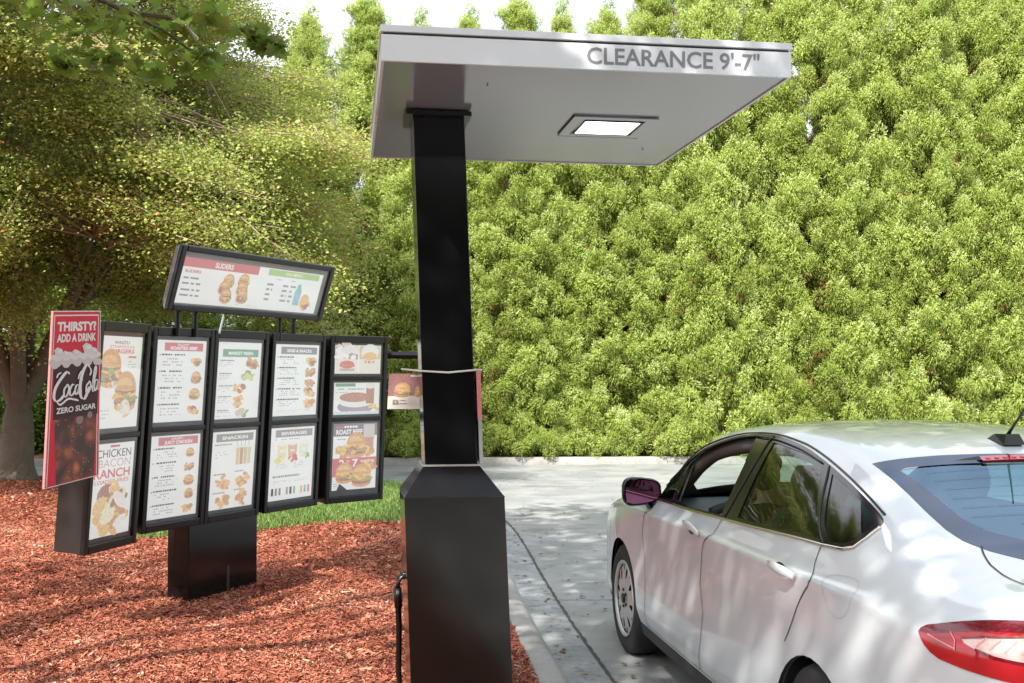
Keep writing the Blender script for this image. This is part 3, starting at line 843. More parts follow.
def stroke(sh, pts, wmax, wmin, c, pen=.9, n=8, asp=1.0, lay=None):
    """calligraphic ribbon through uv points; asp turns v-steps into u-units"""
    P = smooth_line([(a, b*asp) for a, b in pts], n)
    sh.k += 1; l = 3 + sh.k*.13
    V = []; F = []
    for i, p in enumerate(P):
        t = P[min(i+1, len(P)-1)] - P[max(i-1, 0)]
        if t.length < 1e-7: t = Vector((1, 0))
        t.normalize(); a = math.atan2(t.y, t.x)
        w_ = wmin + (wmax-wmin)*abs(math.sin(a-pen))
        w_ *= min(1, .35 + i*.25, .35 + (len(P)-1-i)*.25)
        nn = Vector((-t.y, t.x))*w_/2
        for q in (p+nn, p-nn): V.append(sh.P(q.x, q.y/asp, l))
    for i in range(len(P)-1): F.append((2*i, 2*i+1, 2*i+3, 2*i+2))
    sh.mb.add(V, F, pm(c))

# ---------------------------------------------------------------- canopy over the lane
cv = thing('order_canopy', 'silver cantilever canopy reading CLEARANCE on a black square post with a boxed foot', 'canopy', (-.24, 5.12, .10))
NLc, NRc, FLc, FRc = Vector((-.507,4.23,0)), Vector((1.146,4.478,0)), Vector((-.795,6.16,0)), Vector((.86,6.408,0))
ZB = 2.92
ux = (NRc-NLc).normalized(); uy = (FLc-NLc).normalized(); CW = (NRc-NLc).length; CD = (FLc-NLc).length
CM = Matrix((( ux.x, uy.x, 0, NLc.x), (ux.y, uy.y, 0, NLc.y), (0, 0, 1, ZB), (0, 0, 0, 1)))
mb = MB(); mb.box((.012,.012,.006), (CW-.012, CD-.012, .03), M_soffit, CM); mb.build('soffit', cv, True)
mb = MB(); t_ = .012
for a, b in (((0,0,0),(CW,t_,.105)), ((0,CD-t_,0),(CW,CD,.105)), ((0,t_,0),(t_,CD-t_,.105)), ((CW-t_,t_,0),(CW,CD-t_,.105))): mb.box(a, b, M_white, CM)
mb.build('fascia', cv, True, bevel=.002)
mb = MB(); mb.box((.008,.008,.107), (CW-.008, CD-.008, .113), M_frame, CM); mb.box((-.004,-.004,.115), (CW+.004, CD+.004, .142), M_white, CM); mb.build('roof_sheet', cv, True, bevel=.002)
sh = Sheet2D(CM @ Vector((.815, -.0008, .092)), ux, (0, 0, -1), CM.to_3x3() @ Vector((0, -1, 0)), .72, .068)
sh.text("CLEARANCE 9'-7\"", 0, 0, 1, 1, M_letter, .018); sh.finish('lettering', cv)
# recessed lamp
mb = MB(); lx, ly = 1.135, 1.0
def ring(mb, x0, y0, x1, y1, w_, z0, z1, mat, M):
    mb.box((x0, y0, z0), (x1, y0+w_, z1), mat, M); mb.box((x0, y1-w_, z0), (x1, y1, z1), mat, M)
    mb.box((x0, y0+w_, z0), (x0+w_, y1-w_, z1), mat, M); mb.box((x1-w_, y0+w_, z0), (x1, y1-w_, z1), mat, M)
ring(mb, lx-.205, ly-.21, lx+.205, ly+.21, .05, -.003, .004, M_soffit, CM)
ring(mb, lx-.142, ly-.142, lx+.142, ly+.142, .008, -.006, .002, M_frame, CM)
lp = mb.build('light_fitting', cv, True)
mb = MB(); mb.box((lx-.133, ly-.133, -.005), (lx+.133, ly+.133, .003), M_lamp, CM); mb.build('lens', lp, True) if False else mb.build('lens', cv, True)
mb = MB(); mb.box((lx-.208, ly-.213, -.004), (lx-.2055, ly+.213, .002), M_frame, CM); mb.box((lx-.2055, ly+.2105, -.004), (lx+.208, ly+.213, .002), M_frame, CM); mb.build('light_gasket', cv, True)
rnd = random.Random(1)
mb = MB()
for a, b in ((.45,.3),(1.45,1.5)): mb = MB(); mb.box((a, b, -.001), (a+.006, b+.006, .004), M_frame, CM); mb.build('rivet', cv, True)

# post and foot
yaw = R(8.6)
def PM(z): return Vector((-.245 - .040*(z-.1), 5.12 + .03*max(0, z-1.3), z))
def sq(z, h, hy=None):
    hy = hy or h; c_ = PM(z); ex = Vector((math.cos(yaw), math.sin(yaw), 0)); ey = Vector((-math.sin(yaw), math.cos(yaw), 0))
    return [c_ - ex*h - ey*hy, c_ + ex*h - ey*hy, c_ + ex*h + ey*hy, c_ - ex*h + ey*hy]
def frustum(mb, levels, mat, caps=(1, 1)):
    V = []; F = []
    for z, h in levels: V += sq(z, h)
    for i in range(len(levels)-1):
        for k in range(4): F.append((4*i+k, 4*i+(k+1) % 4, 4*i+4+(k+1) % 4, 4*i+4+k))
    if caps[0]: F.append((3,2,1,0))
    if caps[1]: n_ = 4*(len(levels)-1); F.append((n_, n_+1, n_+2, n_+3))
    mb.add(V, F, mat)
mb = MB(); frustum(mb, [(1.27, .119), (2.905, .119)], M_blackgloss); mb.build('post', cv, True, bevel=.004)
mb = MB(); frustum(mb, [(2.895, .150), (2.916, .150)], M_frame); mb.build('post_flange', cv, True)
mb = MB(); frustum(mb, [(.09, .226), (1.158, .223)], M_blackbox, (1, 0)); frustum(mb, [(1.158, .2235), (1.29, .127)], M_blackgloss, (0, 1)); mb.build('foot_box', cv, True)
mb = MB()
frustum(mb, [(1.288, .130), (1.296, .130)], M_alu); 
frustum(mb, [(1.1565, .2245), (1.1595, .2245)], M_case); mb.build('edge_trim', cv, True)
mb = MB(); q = PM(.7)
pts = [(-.455, 5.10, .75), (-.49, 5.08, .785), (-.515, 5.06, .775), (-.522, 5.05, .73), (-.515, 5.05, .55), (-.517, 5.05, .35), (-.50, 5.06, .17), (-.47, 5.08, .09)]
mb.tube(smooth_line([p for p in pts], 4) if False else pts, .0135, M_frame, 10); 
for k in (1, 3): mb.tube([pts[k], tuple((Vector(pts[k])+Vector(pts[k+1]))/2)], .018, M_frame, 10)
mb.build('conduit', cv, True, True)
mb = MB(); M_pad = simple('footing_concrete', (.20,.25,.26), .8, noise=.3, nscale=10, bump=.3)
V = [p + Vector((0, 0, 0)) for p in sq(.06, .42)] + [p for p in sq(.142, .42)]
mb.add(V, [(3,2,1,0),(4,5,6,7),(0,1,5,4),(1,2,6,5),(2,3,7,6),(3,0,4,7)], M_pad); o = mb.build('concrete_footing', None, bevel=.008); set_base(o)
tag(o, 'low blue grey concrete pad under the black canopy post', 'footing')

# sign frame strapped to the lane side of the post
sf = thing('strapped_sign_frame', 'clear edged sign frame strapped upright to the right side of the black post', 'sign', tuple(PM(1.30) + Vector((.16, 0, 0))))
ex = Vector((math.cos(yaw), math.sin(yaw), 0)); ey = Vector((-math.sin(yaw), math.cos(yaw), 0))
c0_ = PM(1.30) + ex*.137; FM = Matrix(((ex.x, ey.x, -.034, c0_.x), (ex.y, ey.y, 0, c0_.y), (0, 0, 1, c0_.z), (0, 0, 0, 1)))
mb = MB()
for a, b in (((-.008,-.125,0),(.008,-.112,.425)), ((-.008,.112,0),(.008,.125,.425)), ((-.008,-.112,0),(.008,.112,.012)), ((-.008,-.112,.413),(.008,.112,.425))): mb.box(a, b, M_alu, FM)
mb.box((-.010,-.127,.20), (.010,-.118,.42), pm(RED), FM)
mb.build('frame', sf, True)
mb = MB(); mb.box((-.003,-.11,.012), (.003,.11,.413), pm(WHITE), FM); mb.box((.0035,-.11,.21), (.0045,.11,.40), pm(RED), FM); mb.build('poster', sf, True)
mb = MB(); z_ = 1.716
A_, B_, C_, D_ = [p for p in sq(z_, .1235)]
mb.tube([tuple(A_ + Vector((-.09, .01, .012))), tuple(A_ + Vector((-.01, -.004, .004))), tuple((A_+B_)/2 + Vector((0, -.003, -.004))), tuple(B_ + Vector((.004, -.003, .008))), tuple(B_ + Vector((.03, .01, .008)))], .0048, pm((.72,.72,.72)), 6)
mb.tube([tuple(B_ + Vector((.03, .01, .008))), tuple(C_ + Vector((.02, 0, .008))), tuple(D_ + Vector((-.01, 0, .008))), tuple(A_ + Vector((-.012, 0, .006)))], .004, pm((.72,.72,.72)), 6)
mb.build('strap', sf, True)
# small printed card hanging at the left of the post
bc = thing('burger_card', 'small red and white card picturing a burger beside the left edge of the post', 'poster', (-.52, 5.30, 1.53))
cx0 = Vector((-.595, 5.33, 1.707)); exc = Vector((.985, .17, 0)).normalized(); nc = Vector((exc.y, -exc.x, 0)); evc = Vector((-.05, 0, -1)).normalized()
mb = MB(); W_, H_ = .20, .172
MC = Matrix(((exc.x, -nc.x, evc.x, cx0.x), (exc.y, -nc.y, evc.y, cx0.y), (0, 0, evc.z, cx0.z), (0, 0, 0, 1)))
mb.box((0, .0008, 0), (W_, .004, H_), pm(WHITE), MC); mb.build('card', bc, True)
sh = Sheet2D(cx0, exc, evc, nc, W_, H_)
sh.rect(0, 0, 1, .62, (.25,.02,.035)); sh.rect(.36, .02, .46, .10, RED); sh.rect(.52, .04, .75, .09, WHITE)
sh.burger(.34, .46, .19); sh.burger(.80, .50, .16); sh.lines(.12, .74, .5, .92, 2); sh.rect(.12, .74, .17, .86, INK); sh.rect(.2, .74, .25, .86, INK)
sh.finish('print', bc)

# ---------------------------------------------------------------- menu board
KB = .94
mbd = thing('menu_board', 'black framed drive through menu board of five lit tall panels on a low black pedestal', 'menu board', (-2.05, 7.95, .10))
def kx(p): return Vector((p[0]*KB, p[1]*KB, 0))
def frame_axes(Pl, Pr, H, delta):
    ex = (Pr-Pl); W = ex.length; ex.normalize(); n = Vector((ex.y, -ex.x, 0))
    up = (Vector((0, 0, 1))*math.sqrt(H*H-delta*delta) + n*delta).normalized()
    nn = ex.cross(up).normalized()
    return ex, up, nn, W
ZT = 1.71 + (2.035-1.71)*KB; HB = 1.46*KB
def cabinet(Pl, Pr, cols, depth=.19, delta=.10):
    Pl = kx(Pl); Pr = kx(Pr); Pl.z = Pr.z = ZT
    ex, up, n, W = frame_axes(Vector((Pl.x, Pl.y, 0)), Vector((Pr.x, Pr.y, 0)), HB, delta)
    M = Matrix(((ex.x, -n.x, up.x, Pl.x - up.x*HB), (ex.y, -n.y, up.y, Pl.y - up.y*HB), (ex.z, -n.z, up.z, Pl.z - up.z*HB), (0, 0, 0, 1)))
    mb = MB(); mb.box((.004, .03, .004), (W-.004, depth, HB-.004), M_case, M)
    cab = mb.build('cabinet', mbd, True, bevel=.004)
    return M, ex, up, n, W, cab
def door(M, x0, x1, name='door_frame', splits=(.5,), case=None):
    w_ = .040
    mb = MB(); H = HB
    b = [(x0+.002, 0), (x1-.002, H)]
    mb.box((x0+.002, 0, 0), (x0+w_, .03, H), M_frame, M); mb.box((x1-w_, 0, 0), (x1-.002, .03, H), M_frame, M)
    mb.box((x0+w_, 0, H-.058), (x1-w_, .03, H), M_frame, M); mb.box((x0+w_, 0, 0), (x1-w_, .03, .052), M_frame, M)
    for s_ in splits: mb.box((x0+w_, .002, H*s_-.017), (x1-w_, .03, H*s_+.017), M_frame, M)
    # inner lip catching the light
    o = mb.build(name, mbd, True, bevel=.006)
    mb = MB()
    for z in (.09, H-.09): mb.tube([tuple(M @ Vector((x1-.02, .0, z))), tuple(M @ Vector((x1-.02, -.006, z)))], .007, M_alu, 8)
    mb.build('door_lock', o) if False else None
    return o
def panes(M, ex, up, n, x0, x1, z0, z1, draw, sheetmat=WHITE, pad=(.018, .018, .018, .018)):
    """printed sheet with a glass pane in front"""
    l, t, r_, b = pad
    W = x1-x0-l-r_; H = z1-z0-t-b
    org = M @ Vector((x0+l, .022, z1-t))
    mb = MB(); mb.box((x0+.002, .0235, z0+.002), (x1-.002, .029, z1-.002), pm((.09,.095,.095)), M); mb.build('backing', mbd, True)
    sh = Sheet2D(org, ex, -up, n, W, H); sh.lit = True
    sh.rect(0, 0, 1, 1, sheetmat, 0)
    draw(sh); sh.finish('poster', mbd)
    mb = MB(); mb.add([M @ Vector(p) for p in ((x0-.004, .012, z0-.004), (x1+.004, .012, z0-.004), (x1+.004, .012, z1+.004), (x0-.004, .012, z1+.004))], [(0,1,2,3)], M_pane); mb.build('glass_pane', mbd, True)

def head(sh, txt, c, v0=.035, h=.085, u0=.12, u1=.93, small=None):
    sh.rect(u0, v0, u1, v0+h, c)
    if small: sh.text(small, .5-.10, v0+h*.10, .5+.14, h*.24, WHITE, .02); sh.text(txt, u0+.12, v0+h*.44, u1-.12, h*.40, WHITE, .035)
    else: sh.text(txt, u0+.13, v0+h*.3, u1-.13, h*.42, WHITE, .035)
def rows(sh, n, v0, v1, icons, seed):
    dv = (v1-v0)/n
    for i in range(n):
        v = v0 + dv*i
        sh.rect(.05, v+.01, .068, v+.03, RED)
        sh.lines(.09, v+.008, .60, v+.03, 1, (.09,.09,.10), seed+i, .95, .8)
        sh.lines(.12, v+dv*.30, .58, v+dv*.85, 3, (.36,.36,.37), seed+7*i, .6, .4)
        icons(sh, i, v+dv*.48)
def d_A1(s):
    s.text('WAGYU', .28, .05, .66, .035, INK, .03); s.text('STEAKHOUSE', .18, .098, .80, .03, RED, .0); s.text('BURGERS', .18, .14, .80, .045, RED, .03)
    s.rect(.66, .215, .86, .235, RED); s.lines(.62, .27, .9, .36, 3, (.35,.35,.35), 3)
    s.burger(.22, .36, .27, 1.2, 2); s.burger(.64, .62, .27, 1.3, 2); s.pile(.30, .52, .14, (BUN2, (.72,.62,.5), LETT, MEAT), 14, 7, .5); s.pile(.62, .80, .22, ((.76,.70,.60), BUN2, (.70,.66,.6)), 18, 9, .5); s.lines(.05, .80, .3, .92, 3, (.5,.45,.42), 5)
def d_A2(s):
    s.rect(.38, .02, .62, .045, RED)
    s.text('CHICKEN', .06, .065, .92, .085, PLUM, .0); s.text('BACON', .12, .17, .92, .085, (.45,.22,.22), -.008); s.text('RANCH', .02, .275, .92, .095, RED, .02); s.text('LOADED FRIES', .05, .39, .9, .04, RED, .01)
    s.pile(.5, .72, .44, (FRY, BUN2, (.86,.74,.5), CRUST, (.88,.82,.7), MEAT), 46, 4, 1.0)
def ic(kind, u=.80, r=.13):
    def f(s, i, v):
        if kind == 'b' and (i + int(r*100)) % 3 != 1: s.burger(u + .015*(i % 2), v, r*(.70 + .07*(i % 3)), .85 + .18*(i % 2), 1 + (i % 2))
        else: s.pile(u, v, r, seed=i*3+5)
    return f
def d_B1(s): head(s, 'ROASTED BEEF', RED, .03, .10, .14, .93, 'SLOW'); rows(s, 4, .16, .97, ic('b'), 11)
def d_B2(s): head(s, 'JUICY CHICKEN', (.52,.05,.10), .02, .10, .14, .95, 'CRISPY'); rows(s, 5, .14, .99, ic('b', .80, .12), 31)
def d_C1(s):
    s.lines(.03, .02, .45, .035, 1, (.4,.4,.4), 2); head(s, 'MARKET FRESH', GREEN, .09, .10, .10, .93)
    s.pile(.80, .27, .17, (TOM, BUN, MEAT, CRUST), 12, 8); s.pile(.72, .46, .16, (LETT, (.6,.6,.25), BUN2, (.3,.32,.1)), 12, 9, .8); s.pile(.52, .60, .14, (FRY, TOM, MEAT), 10, 3); s.pile(.50, .76, .15, (FRY, BUN2, CRUST), 12, 13, .9); s.pile(.62, .93, .16, ((.75,.72,.66), (.55,.5,.4), LETT), 10, 2)
    for v in (.23, .40, .56, .70, .88): s.lines(.05, v, .38, v+.02, 1, (.12,.12,.12), 4, .95, .8); s.lines(.05, v+.03, .36, v+.10, 3, (.38,.38,.38), int(v*50), .6)
def d_C2(s):
    head(s, 'SNACKIN', (.19,.18,.17), .03, .10, .08, .94)
    s.lines(.05, .16, .5, .18, 1, (.15,.15,.15), 5, .95, .8); s.lines(.08, .22, .4, .36, 4, (.45,.45,.45), 8, .4)
    for k in range(4):
        s.poly([(.55+k*.09, .20), (.63+k*.09, .20), (.625+k*.09, .44), (.555+k*.09, .44)], [(.62,.50,.28), (.40,.24,.12), (.62,.42,.22), (.55,.58,.30)][k]); s.ell(.59+k*.09, .20, .042, (.82,.80,.74), .7); s.rect(.57+k*.09, .13, .58+k*.09, .2, GREEN if k else RED)
    for (u, v, q) in ((.27, .66, 1), (.75, .64, 2), (.27, .90, 3), (.75, .88, 4)): s.lines(u-.2, v-.12, u+.08, v-.10, 1, (.15,.15,.15), q, .95, .8); s.pile(u, v, .17, (FRY, CRUST, BUN, BUN2), 13, q, .8)
def d_D1(s): head(s, 'SIDES & SNACKS', DGREY, .035, .10, .12, .95); rows(s, 5, .16, .90, ic('p', .82, .14), 51); s.lines(.1, .92, .9, .96, 2, (.5,.5,.5), 6)
def d_D2(s):
    head(s, 'BEVERAGES', (.22,.18,.17), .03, .10, .10, .95); s.lines(.1, .155, .9, .17, 1, (.3,.3,.3), 2, .9, .8)
    for u, c in ((.26, (.74,.68,.40)), (.50, (.66,.36,.22)), (.76, (.70,.73,.55))): s.poly([(u-.11, .22), (u+.11, .22), (u+.09, .42), (u-.09, .42)], c); s.ell(u, .22, .11, (.80,.78,.72), .3); s.rect(u-.05, .31, u+.05, .335, WHITE)
    s.pile(.2, .43, .12, (FRY, (.8,.7,.15)), 8, 2, .5); s.pile(.5, .43, .12, (TOM, RED), 8, 3, .5); s.pile(.82, .41, .08, ((.6,.7,.15), LETT), 6, 3, .6)
    s.lines(.15, .48, .42, .58, 4, (.4,.4,.4), 3); s.lines(.55, .48, .85, .58, 4, (.4,.4,.4), 4); s.lines(.08, .66, .95, .69, 1, (.12,.12,.12), 9, .95, .9); s.lines(.1, .73, .92, .77, 2, (.4,.4,.4), 7)
    for k in range(11):
        u = .06 + k*.083
        if k in (3, 7): continue
        s.rect(u, .83, u+.045, .93, [(.08,.05,.05), (.10,.10,.11), (.16,.10,.08), RED, (.2,.2,.22), (.07,.07,.08), (.1,.3,.2), RED, (.65,.30,.05), (.1,.35,.35), (.55,.07,.06)][k])
def d_E1(s):
    s.rect(.02, .02, .49, .50, (.30,.22,.24)); s.pile(.26, .30, .25, ((.85,.82,.80), (.80,.62,.58), (.75,.72,.70)), 20, 3, 1); s.rect(.02, .50, .49, .98, (.76,.72,.68)); s.ell(.26, .68, .16, TOM, .45); s.rect(.10, .66, .42, .76, (.60,.14,.10)); s.rect(.10, .82, .42, .90, (.50,.35,.38))
    s.rect(.52, .02, .98, .98, (.76,.72,.64)); s.rect(.52, .02, .98, .48, (.72,.48,.24)); s.ell(.76, .24, .19, (.78,.77,.74), .8); s.ell(.76, .38, .15, BUN2, .5)
    s.text('TRY', .62, .54, .88, .10, RED, .02); s.lines(.58, .70, .92, .92, 4, (.5,.42,.35), 3, .7)
def d_E2(s):
    s.rect(.03, .02, .46, .12, GREEN); s.lines(.05, .18, .68, .24, 1, (.30,.33,.42), 3, .95, .7); s.lines(.05, .29, .4, .33, 1, (.4,.4,.45), 2, .9, .7)
    s.ell(.48, .76, .40, (.30,.20,.24), .34); s.ell(.48, .62, .36, (.78,.78,.74), .26); s.ell(.46, .46, .34, (.45,.17,.12), .26); s.rect(.70, .08, .88, .66, (.42,.14,.10)); s.ell(.79, .10, .11, (.78,.76,.74), .5); s.pile(.88, .80, .12, (FRY, BUN2), 8, 6); s.rect(0, .90, 1, 1, (.60,.68,.76))
def d_E3(s):
    s.rect(0, 0, 1, .19, (.10,.08,.12)); s.rect(.06, .035, .22, .07, RED); s.lines(.24, .035, .6, .07, 1, WHITE, 2, .9, .9); s.text('ROAST BEEF', .06, .09, .66, .07, WHITE, .04)
    s.rect(.68, .02, .94, .24, (.55,.50,.45)); s.rect(.70, .22, .92, .38, (.50,.20,.14)); s.lines(.06, .23, .3, .27, 1, INK, 3)
    s.pile(.25, .42, .22, (FRY, CRUST, BUN), 18, 5, .5); s.pile(.75, .44, .2, (FRY, CRUST, BUN), 14, 6, .4); s.burger(.52, .34, .22, 1.25)
    s.rect(0, .52, 1, .62, RED); s.poly([(0, .62), (1, .62), (1, .66), (0, .80)], RED)
    s.text('2', .14, .54, .26, .115, WHITE, .03); s.text('FOR', .31, .555, .38, .03, WHITE, .02); s.text('7', .44, .54, .57, .115, WHITE, .03); s.text('VALUE', .62, .56, .95, .04, WHITE, .03)
    s.burger(.27, .75, .19, 1.15); s.pile(.82, .66, .2, (FRY, CRUST, BUN), 14, 4, .5); s.burger(.66, .80, .22, 1.1); s.poly([(.10, 1), (.16, .90), (.20, .92), (.34, 1)], (.06,.06,.07)); s.lines(.03, .90, .12, .96, 2, INK, 5)
z_lo, z_mid0, z_mid1, z_hi = .052, HB*.5-.017, HB*.5+.017, HB-.058
def double(Pl, Pr, draws, **kw):
    M, ex, up, n, W, cab = cabinet(Pl, Pr, len(draws), **kw)
    for i, dr in enumerate(draws):
        x0 = W*i/len(draws); x1 = W*(i+1)/len(draws)
        sp = (.5, .745) if len(dr) == 3 else (.5,)
        door(M, x0, x1, splits=sp)
        if len(dr) == 2:
            panes(M, ex, up, n, x0+.040, x1-.040, z_mid1, z_hi, dr[0], pad=(.022, .028, .022, .03)); panes(M, ex, up, n, x0+.040, x1-.040, z_lo, z_mid0, dr[1], pad=(.020, .028, .026, .03))
        else:
            panes(M, ex, up, n, x0+.040, x1-.040, HB*.745+.017, z_hi, dr[0], pad=(.02,)*4); panes(M, ex, up, n, x0+.040, x1-.040, z_mid1, HB*.745-.017, dr[1], pad=(.02,)*4)
            panes(M, ex, up, n, x0+.040, x1-.040, z_lo, z_mid0, dr[2], pad=(.03, .02, .03, .05))
    return M, ex, up, n, W
MA = double((-2.54, 6.8), (-2.40, 7.34), [(d_A1, d_A2)], depth=.21)
MBC = double((-2.50, 7.68), (-1.925, 8.76), [(d_B1, d_B2), (d_C1, d_C2)])
MD = double((-1.915, 8.83), (-1.585, 9.42), [(d_D1, d_D2)], delta=.085)
ME = double((-1.555, 9.45), (-1.105, 9.86), [(d_E1, d_E2, d_E3)], delta=.075)
# pedestal, spine and brackets
M, ex, up, n, W = MBC
BL = M @ Vector((0, 0, 0)); BL.z = 0
nh = Vector((ex.y, -ex.x, 0))
def bp_(s_, d, z): q = BL + ex*s_ - nh*d; return (q.x, q.y, z)
mb = MB()
V = [bp_(.48, .05, .05), bp_(1.19, .05, .05), bp_(1.19, .25, .05), bp_(.48, .25, .05), bp_(.48, .05-.00, .70), bp_(1.19, .05-.00, .70), bp_(1.19, .25, .70), bp_(.48, .25, .70)]
mb.add(V, [(3,2,1,0),(4,5,6,7),(0,1,5,4),(1,2,6,5),(2,3,7,6),(3,0,4,7)], M_blackbox); mb.build('pedestal', mbd, True, bevel=.006)
mb = MB(); qa = bp_(.80, .0495, .02); mb.add([bp_(.86, .047, .08), bp_(.89, .047, .08), bp_(.89, .047, .30), bp_(.86, .047, .32)], [(0,1,2,3)], M_case); mb.build('cover_plate', mbd, True)
mb = MB()
for (Ma, xa), (Mb_, xb) in (((MA, MA[4]-.02), (MBC, .03)), ((MBC, MBC[4]-.03), (MD, .03)), ((MD, MD[4]-.03), (ME, .03))):
    for zz in (.12, HB*.5, HB-.12):
        pass
    a0 = Ma[0] @ Vector((xa, .12, .03)); a1 = Ma[0] @ Vector((xa, .12, HB-.03)); b0 = Mb_[0] @ Vector((xb, .12, .03)); b1 = Mb_[0] @ Vector((xb, .12, HB-.03))
    a2 = Ma[0] @ Vector((xa, .17, .03)); a3 = Ma[0] @ Vector((xa, .17, HB-.03)); b2 = Mb_[0] @ Vector((xb, .17, .03)); b3 = Mb_[0] @ Vector((xb, .17, HB-.03))
    mb = MB()
    mb.add([a0, b0, b1, a1, a2, b2, b3, a3], [(0,1,2,3),(7,6,5,4),(0,4,5,1),(3,2,6,7)], M_case); mb.build('linking_bracket', mbd, True)
mb = MB(); e1 = ME[0] @ Vector((ME[4], .06, HB*.90)); 
a = Vector((e1.x, e1.y, 1.71 + (373-355)/1100*e1.y)); mb.tube([tuple(a), (a.x+.62, a.y+.16, a.z-.005)], .030, M_frame, 4)
for zz in (HB*.66, HB*.9): q = ME[0] @ Vector((ME[4]+.002, .03, zz)); mb.tube([tuple(q), tuple(q + Vector((.035, .02, 0)))], .022, M_frame, 6)
mb.build('side_arm', mbd, True)
# header cabinet leaning forward above
hl = kx((-2.275, 7.6)); hr = kx((-1.485, 9.25)); HH = .475*KB; dlt = .135
exh = (hr-hl); WH = exh.length; exh.normalize(); nh2 = Vector((exh.y, -exh.x, 0)); uph = (Vector((0, 0, 1))*math.sqrt(HH*HH-dlt*dlt) + nh2*dlt).normalized(); nnh = exh.cross(uph).normalized()
zt = 1.71 + (2.60-1.71)*KB
HM = Matrix(((exh.x, -nnh.x, uph.x, hl.x-uph.x*HH), (exh.y, -nnh.y, uph.y, hl.y-uph.y*HH), (exh.z, -nnh.z, uph.z, zt-uph.z*HH), (0, 0, 0, 1)))
mb = MB()
V = [(.0,.028,.0),(WH,.028,.0),(WH,.060,.05),(0,.060,.05),(0,.028,HH),(WH,.028,HH),(WH,.060,HH-.03),(0,.060,HH-.03)]
mb.add([HM @ Vector(v) for v in V], [(3,2,1,0),(4,5,6,7),(0,1,5,4),(1,2,6,5),(2,3,7,6),(3,0,4,7)], simple('header_case', (.16,.14,.15), .4, noise=.2)); hc = mb.build('header_cabinet', mbd, True)
mb = MB()
for a, b in (((0,0,0),(.05,.028,HH)), ((WH-.05,0,0),(WH,.028,HH)), ((.05,0,0),(WH-.05,.028,.042)), ((.05,0,HH-.042),(WH-.05,.028,HH))): mb.box(a, b, M_frame, HM)
mb.build('header_frame', mbd, True, bevel=.008)
mb = MB(); mb.box((.05,.0235,.042), (WH-.05,.0275,HH-.042), pm((.16,.15,.145)), HM); mb.build('backing', mbd, True)
x0, x1 = .065, WH-.10; zt0, zb0 = HH-.080, .052
sh = Sheet2D(HM @ Vector((x0, .0225, zt0)), exh, -uph, nnh, x1-x0, zt0-zb0); sh.lit = True; sh.rect(0, 0, 1, 1, WHITE, 0)
sh.rect(0, 0, .50, .20, RED); sh.text('SLIDERS', .20, .045, .32, .11, WHITE, .03); sh.rect(.57, .02, .97, .17, LIME); sh.text('KIDS MENU', .70, .06, .83, .07, WHITE, .02)
sh.text('SLIDERS', .02, .26, .12, .06, RED, .03)
for v in (.42, .54, .68, .80): sh.lines(.02, v, .17, v+.05, 1, (.16,.16,.18), int(v*10), .95, .8)
for u, v in ((.31, .42), (.41, .38), (.29, .58), (.41, .56), (.31, .76), (.42, .74)): sh.burger(u, v, .036, 1, 2)
sh.lines(.30, .93, .55, .97, 1, (.5,.5,.5), 3)
sh.lines(.64, .24, .85, .29, 1, (.3,.3,.3), 3); 
for u in (.58, .70, .76): 
    for v in (.36, .48, .60, .72): sh.lines(u, v, u+.05, v+.06, 1, (.20,.20,.22), int(u*30+v*9), .9, .8)
sh.poly([(.815, .30), (.835, .30), (.85, .50), (.845, .82), (.80, .82), (.80, .50)], (.12,.45,.42)); sh.rect(.805, .55, .845, .75, (.25,.45,.70)); sh.pile(.895, .78, .05, seed=5); sh.ell(.89, .66, .035, BUN2, .8)
sh.finish('poster', mbd)
mb = MB(); mb.add([HM @ Vector(p) for p in ((.048,.010,.04), (WH-.048,.010,.04), (WH-.048,.010,HH-.04), (.048,.010,HH-.04))], [(0,1,2,3)], M_pane); mb.build('glass_pane', mbd, True)
mb = MB()
for fr in (.10, .20, .74, .84):
    mb = MB(); q = HM @ Vector((WH*fr, .08, .02)); mb.tube([(q.x, q.y, q.z+.05), (q.x, q.y, ZT-.06)], .020, M_frame, 8); mb.build('header_support', mbd, True)
mb = MB()
q = HM @ Vector((WH*.36, .05, .03)); mb.tube([(q.x, q.y, q.z), (q.x-.03, q.y-.05, ZT-.03)], .008, M_alu, 6); mb.build('stay_rod', mbd, True)

# ---------------------------------------------------------------- drink sign fixed to the left end
ds = thing('drink_sign', 'tall red drink sign reading THIRSTY? ADD A DRINK with a cup of cola', 'sign', (-2.46, 6.25, 1.06))
TL_, TR_, BR_, BL_ = Vector((-2.514, 6.02, 2.05)), Vector((-2.41, 6.44, 2.075)), Vector((-2.415, 6.45, 1.112)), Vector((-2.556, 6.03, 1.075))
TL_, TR_, BR_, BL_ = [Vector((0, 0, EYE)) + (p - Vector((0, 0, EYE)))*.968 for p in (TL_, TR_, BR_, BL_)]
_n = (TR_-TL_).cross(BL_-TL_).normalized()
if _n.x < 0: _n = -_n
_eye = Vector((0, 0, EYE)); _d = BR_ - _eye; BR_ = _eye + _d*((TL_-_eye).dot(_n)/_d.dot(_n))   # keep the panel flat
exs = (TR_-TL_).normalized(); nS = Vector((exs.y, -exs.x, 0)).normalized()
class QuadSheet(Sheet2D):
    def P(s, u, v, lay):
        a = TL_.lerp(TR_, u); b = BL_.lerp(BR_, u); return a.lerp(b, v) + _n*(lay*.00045)
sh = QuadSheet(TL_, exs, (0, 0, -1), nS, (TR_-TL_).length, .97)
